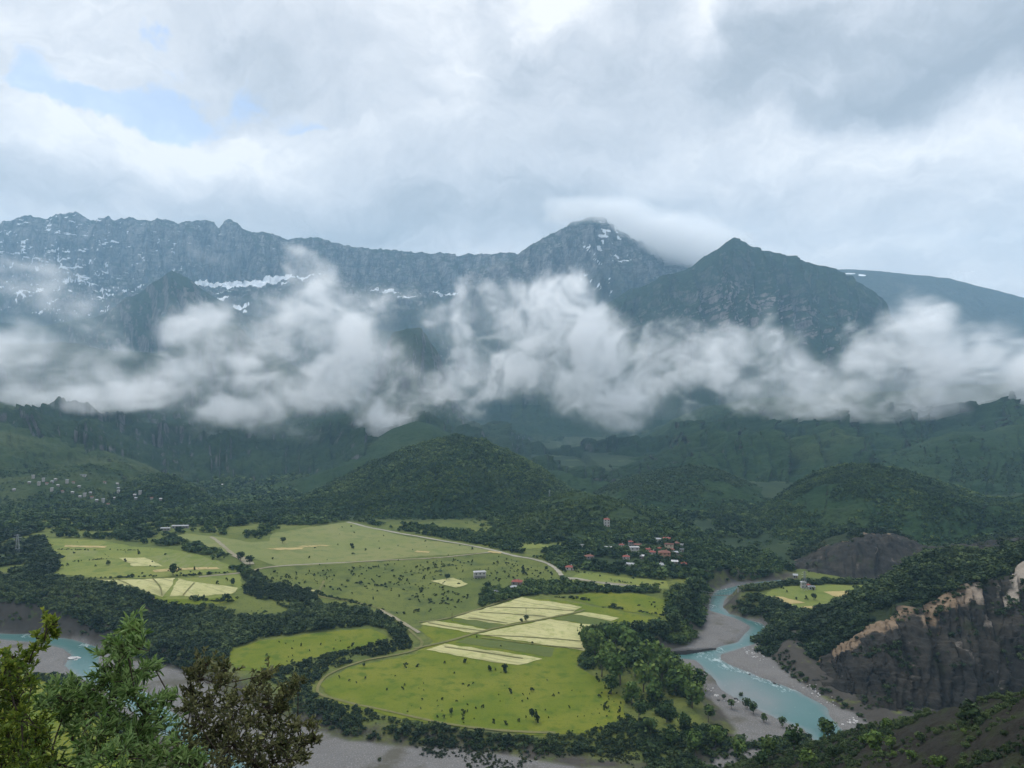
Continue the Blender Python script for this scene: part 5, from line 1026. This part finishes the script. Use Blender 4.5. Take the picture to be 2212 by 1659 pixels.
# single bushes of the meadows
BM = []
for v, f, tt in T_BUSH:
    me = mesh_np('bush', v, f, False, {'tint': tt}); me.materials.append(M['dark']); BM.append(me)
def bush(px, py, wp, label, group):
    x, y = G(px, py); o = link('bush', random.choice(BM)); s = wp/F*y*.62*1.2*random.lognormvariate(0, .38); o.location = (x, y, ground1(x, y)+.15*s); o.rotation_euler = (0, 0, random.random()*6.28)
    o.scale = (s*random.uniform(.85, 1.15), s*random.uniform(.85, 1.15), s*random.uniform(1.1, 1.6)); tag(o, label, 'bush', group)
near_b = [(1058,1450,11),(1090,1452,11),(877,1442,8),(902,1441,8),(1070,1449,7),(1082,1454,8),(1103,1498,9),(1130,1502,6),(1150,1494,6),(1195,1505,6),(1206,1500,6),(988,1516,6),(1010,1524,6),(1028,1532,8),(1042,1530,9),(1092,1566,12),(1120,1560,10),(1155,1560,10),(1066,1563,9),(1136,1551,9),(1230,1530,9),(1220,1540,6),(1248,1550,7),(1262,1548,6),(1185,1552,6),(1000,1480,6),(1012,1484,7),(1022,1478,6),(870,1490,6),(836,1492,6),(905,1488,5),(790,1468,6),(785,1442,6),(755,1472,6),(770,1476,5),(733,1465,5),(960,1434,5),(1005,1433,5),(982,1456,5),(1182,1471,5),(1290,1470,6),(1310,1488,6),(1300,1500,6),(1082,1397,6),(1150,1392,5),(1030,1378,5)]
for k in range(20): near_b.append((random.uniform(905, 1010), random.gauss(1540, 12), random.uniform(4, 7)))
for k in range(26): near_b.append((random.gauss(1315, 18), random.gauss(1535, 16), random.uniform(4, 8)))
for k in range(30): near_b.append((random.uniform(740, 1320), random.uniform(1445, 1555), random.uniform(2.5, 5)))
for b in near_b: bush(*b, 'small dark bush dotted on the big yellow-green near meadow', 'bushes on the near meadow')
for k in range(26): bush(random.uniform(540, 800), 0 or random.uniform(1382, 1432)-.12*0, random.uniform(3, 6), 'small bush on the narrow meadow between hedge and wood', 'bushes on the narrow meadow')
mid = [(700,1270,9),(780,1262,6),(810,1266,6),(850,1248,6),(880,1256,6),(640,1240,5),(668,1236,5),(760,1240,6),(1000,1236,6),(980,1212,9),(1020,1214,8),(900,1228,14),(940,1225,10),(960,1283,8),(1010,1290,9),(1040,1296,9),(990,1302,8),(930,1300,7),(862,1290,6),(806,1296,6),(760,1284,7),(1110,1225,5),(1090,1238,5),(1130,1240,10),(915,1252,5),(1020,1188,5),(820,1186,5),(790,1190,7),(760,1185,6),(668,1206,8),(690,1222,6),(730,1178,4),(860,1180,5),(1180,1232,9),(950,1270,6),(905,1300,6)]
for b in mid: bush(*b, 'small dark bush scattered over the middle plain', 'bushes on the middle plain')
for px, py, w in ((600,1268,7),(560,1290,8),(470,1300,8),(440,1297,8),(490,1300,9),(410,1296,8),(420,1293,7),(170,1215,6),(206,1224,5),(270,1214,5),(190,1190,6),(300,1196,6),(330,1215,6),(146,1222,5),(420,1232,6),(452,1240,6),(470,1262,7),(505,1265,9),(490,1255,6)): bush(px, py, w, 'dark bush at the edge of the terraced fields on the left', 'bushes by the left fields')
for px, py, w in ((1700,1280,5),(1720,1296,6),(1742,1296,9),(1756,1276,5),(1800,1296,6),(1826,1290,6),(1690,1272,5),(1810,1316,7),(1770,1306,5),(1838,1282,5),(1870,1272,5)): bush(px, py, w, 'dark bush in the hedges of the right-bank fields', 'bushes by the right-bank fields')

# hedges drawn along field edges
def hedgerow(pts, h, label, per=1.3):
    W_ = [np.array(G(*p)) for p in pts]; Q = []
    for a, b in zip(W_[:-1], W_[1:]):
        n = max(2, int(np.hypot(*(b-a))/per)); u = RNG.random(n)[:, None]; Q.append(a+(b-a)*u+RNG.normal(size=(n, 2))*.7)
    Q = np.concatenate(Q); Q = Q[fbm2(Q[:, 0]/14, Q[:, 1]/14, 3) > .40]
    o = forest('hedgerow', np.column_stack([Q, ground(Q[:, 0], Q[:, 1])]), rh(len(Q), *h), 'dark', label, 'hedge', bush=True); del o['kind']
hedgerow([(205,1249),(300,1247),(400,1244),(496,1237)], (.8,2.2), 'long dark hedge below the terraced fields on the left')
hedgerow([(125,1187),(210,1189),(309,1189)], (.5,1.4), 'thin upper hedge line across the terraced fields')
hedgerow([(122,1216),(180,1212),(243,1206)], (.5,1.5), 'short middle hedge line across the terraced fields')
hedgerow([(1299,1312),(1360,1318),(1436,1331)], (.8,2.2), 'hedge between the bushy paddock and the olive field by the river wood')
hedgerow([(1200,1290),(1255,1294),(1300,1304),(1340,1316)], (.8,2.4), 'hedge above the large hay field near the farm')
hedgerow([(905,1231),(950,1226),(985,1220)], (.8,1.8), 'short row of bushes on the middle plain under the dirt road')
hedgerow([(1290,1252),(1340,1258),(1432,1266)], (.6,1.6), 'bushes lining the pale road toward the river')
hedgerow([(420,1296),(500,1299),(512,1296)], (1.2,2.4), 'row of round bushes below the left hay field')
hedgerow([(1245,1236),(1290,1243),(1330,1254)], (.6,1.8), 'diagonal hedge on the lower pasture by the road')
hedgerow([(620,1290),(690,1285),(760,1300),(830,1318)], (.8,2.2), 'bushes along the dirt track at the edge of the dark wood')
for k in range(14): 
    px = random.uniform(1760, 2200); py = 1560+(2212-px)*.11+random.uniform(0, 80); q = hit(px, py)
    if q and q.y < 320: tree(random.choice(('round', 'dark', 'fresh')), q, random.uniform(12, 30)/F*q.y, 'small bushy tree scattered on the dark foreground slope', 'bushy trees of the foreground slope', 1.3)
# ------------------------------------------------------------------ the three leafy shrubs in front of the camera
M['willow'] = m_leaf('willow_leaf', (.040,.085,.018), (.10,.18,.042), (.33,.41,.16), .45, .38, .3, (.17,.26,.085))
M['oaky'] = m_leaf('brown_leaf', (.020,.030,.010), (.055,.066,.018), (.23,.24,.085), .5, .28, .25, (.12,.125,.055))
M['yellow'] = m_leaf('yellow_leaf', (.045,.085,.012), (.115,.165,.020), (.26,.29,.04), .5, .35, .25)
def shrub(name, label, depth, lobes, base, mat, leaf, wid, twigs, per, spread, stem=.022, up=.5, tint0=.5, droop=0.0):
    r = np.random.default_rng(hash(name) % 1000 if False else len(label)); q0 = np.array([(base[0]-CX)/F*depth, depth+.1, camhill((base[0]-CX)/F*depth, depth)-.15])
    root = empty('shrub', tuple(q0)); tag(root, label, 'shrub')
    P = []
    for px, py, rp in lobes: d = depth+r.normal()*spread; P.append(((px-CX)/F*d, d, EYE+(HY-py)/F*d, rp/F*d))
    P = np.array(P); order = np.argsort(P[:, 2]); b = MB(); nodes = [(q0, stem)]
    # a few stems forking upwards: each lobe hangs on the nearest lower node
    for i in order:
        c = P[i, :3]; best = None
        for k, (nq, nr) in enumerate(nodes):
            if nq[2] > c[2]-.03: continue
            dv = c-nq; cost = np.linalg.norm(dv)+.5*np.hypot(dv[0], dv[1])+(.0 if k else .15)
            if best is None or cost < best[0]: best = (cost, nq, nr)
        _, nq, nr = best; r1 = max(nr*.72, .0045); m1 = (nq*.5+c*.5)+r.normal(size=3)*.03*np.linalg.norm(c-nq)
        b.bar(nq-q0, m1-q0, nr*.9, (nr*.9+r1)/2, 6); b.bar(m1-q0, c-q0, (nr*.9+r1)/2, r1, 6); nodes.append((m1, (nr+r1)/2)); nodes.append((c, r1))
    V, Fq, T = [], [], []
    for x, y, z, R in P:
        c = np.array([x, y, z]); lt = r.normal()*.12
        for t_ in range(max(5, int(twigs*(R/.1)**1.3))):
            dv = r.normal(size=3); dv[2] = abs(dv[2])*.6+dv[2]*.4+up; dv /= np.linalg.norm(dv); st = c+r.normal(size=3)*R*.38; L = R*(.5+.6*r.random()); en = st+dv*L
            b.bar(c-q0, st-q0, .003, .0026, 3); b.bar(st-q0, en-q0, .0026, .001, 3)
            for k in range(per):
                u = (k+.6)/per; p = st+dv*L*u; ax = dv*(.55+.5*u)+r.normal(size=3)*.55; ax[2] -= droop; ax /= np.linalg.norm(ax); sd = np.cross(ax, r.normal(size=3)+np.array([0, 0, .01])); sd /= np.linalg.norm(sd); nn = np.cross(sd, ax)
                if nn[2] < 0 and r.random() < .72: sd, nn = -sd, -nn
                l = leaf*(.65+.6*r.random()); w = l*wid*(.85+.3*r.random()); cu = nn*l*.12
                pts = [p, p+ax*l*.33+sd*w*.5+nn*w*.18, p+ax*l*.68+sd*w*.42+nn*w*.15-cu*.4, p+ax*l-cu*1.3, p+ax*l*.68-sd*w*.42+nn*w*.15-cu*.4, p+ax*l*.33-sd*w*.5+nn*w*.18]
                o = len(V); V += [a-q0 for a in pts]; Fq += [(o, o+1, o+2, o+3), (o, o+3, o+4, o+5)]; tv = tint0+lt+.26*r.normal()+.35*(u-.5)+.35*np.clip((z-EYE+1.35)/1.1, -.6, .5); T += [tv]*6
    b.build('branch', M['darkbark'], root)
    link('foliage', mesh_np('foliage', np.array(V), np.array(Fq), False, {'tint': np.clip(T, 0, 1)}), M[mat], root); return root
shrub('a', 'tall willow-like shrub with silvery green leaves in the foreground', 5.5,
 [(286,1352,20),(300,1362,16),(278,1378,22),(240,1390,11),(274,1406,30),(298,1402,22),(222,1412,15),(335,1446,18),(312,1456,22),(257,1442,38),(230,1470,30),(281,1470,36),(250,1501,40),(292,1503,30),(167,1486,26),(118,1500,28),(180,1514,38),(100,1525,26),(139,1542,40),(194,1546,45),(243,1557,45),(312,1542,36),(352,1520,22),(372,1512,14),(333,1577,45),(285,1602,50),(208,1604,42),(347,1632,40),(392,1642,24),(243,1640,45),(150,1580,24),(300,1592,26),(120,1650,36),(180,1655,40),(80,1600,24),(420,1660,24),(330,1670,40),(270,1690,40)],
 (255,1800), 'willow', .060, .25, 17, 10, .30, .018, .55, .47)
shrub('bb', 'dark brownish-green bush with small dense leaves in the foreground', 6.4,
 [(444,1436,24),(410,1456,16),(486,1450,24),(430,1465,26),(479,1478,28),(576,1457,20),(562,1478,20),(644,1474,15),(632,1484,16),(618,1498,24),(542,1506,28),(417,1502,26),(399,1534,24),(451,1527,34),(500,1527,34),(573,1527,34),(604,1540,30),(434,1568,40),(486,1568,40),(542,1565,40),(590,1575,34),(642,1575,24),(672,1567,16),(682,1600,14),(653,1610,28),(608,1610,34),(556,1610,40),(503,1610,40),(451,1610,40),(417,1638,38),(486,1645,40),(542,1648,40),(590,1648,34),(628,1638,26),(655,1640,18),(380,1600,26),(390,1650,30),(460,1680,40),(540,1690,40),(610,1680,30)],
 (500,1780), 'oaky', .040, .42, 20, 10, .35, .018, .5, .56)
shrub('ccc', 'yellow-green feathery shrub at the left edge of the foreground', 5.0,
 [(100,1340,15),(112,1350,14),(106,1360,16),(86,1378,14),(96,1385,10),(74,1402,14),(22,1420,22),(8,1450,28),(36,1458,26),(62,1438,18),(20,1486,34),(35,1516,34),(10,1542,36),(45,1555,34),(20,1582,40),(62,1597,32),(35,1627,44),(80,1575,26),(87,1640,38),(-30,1500,44),(-30,1560,44),(-20,1620,50),(-50,1440,40),(5,1660,40),(60,1665,40),(55,1418,12),(116,1372,9),(68,1480,20)],
 (30,1820), 'yellow', .036, .40, 24, 11, .28, .015, .5, .5)
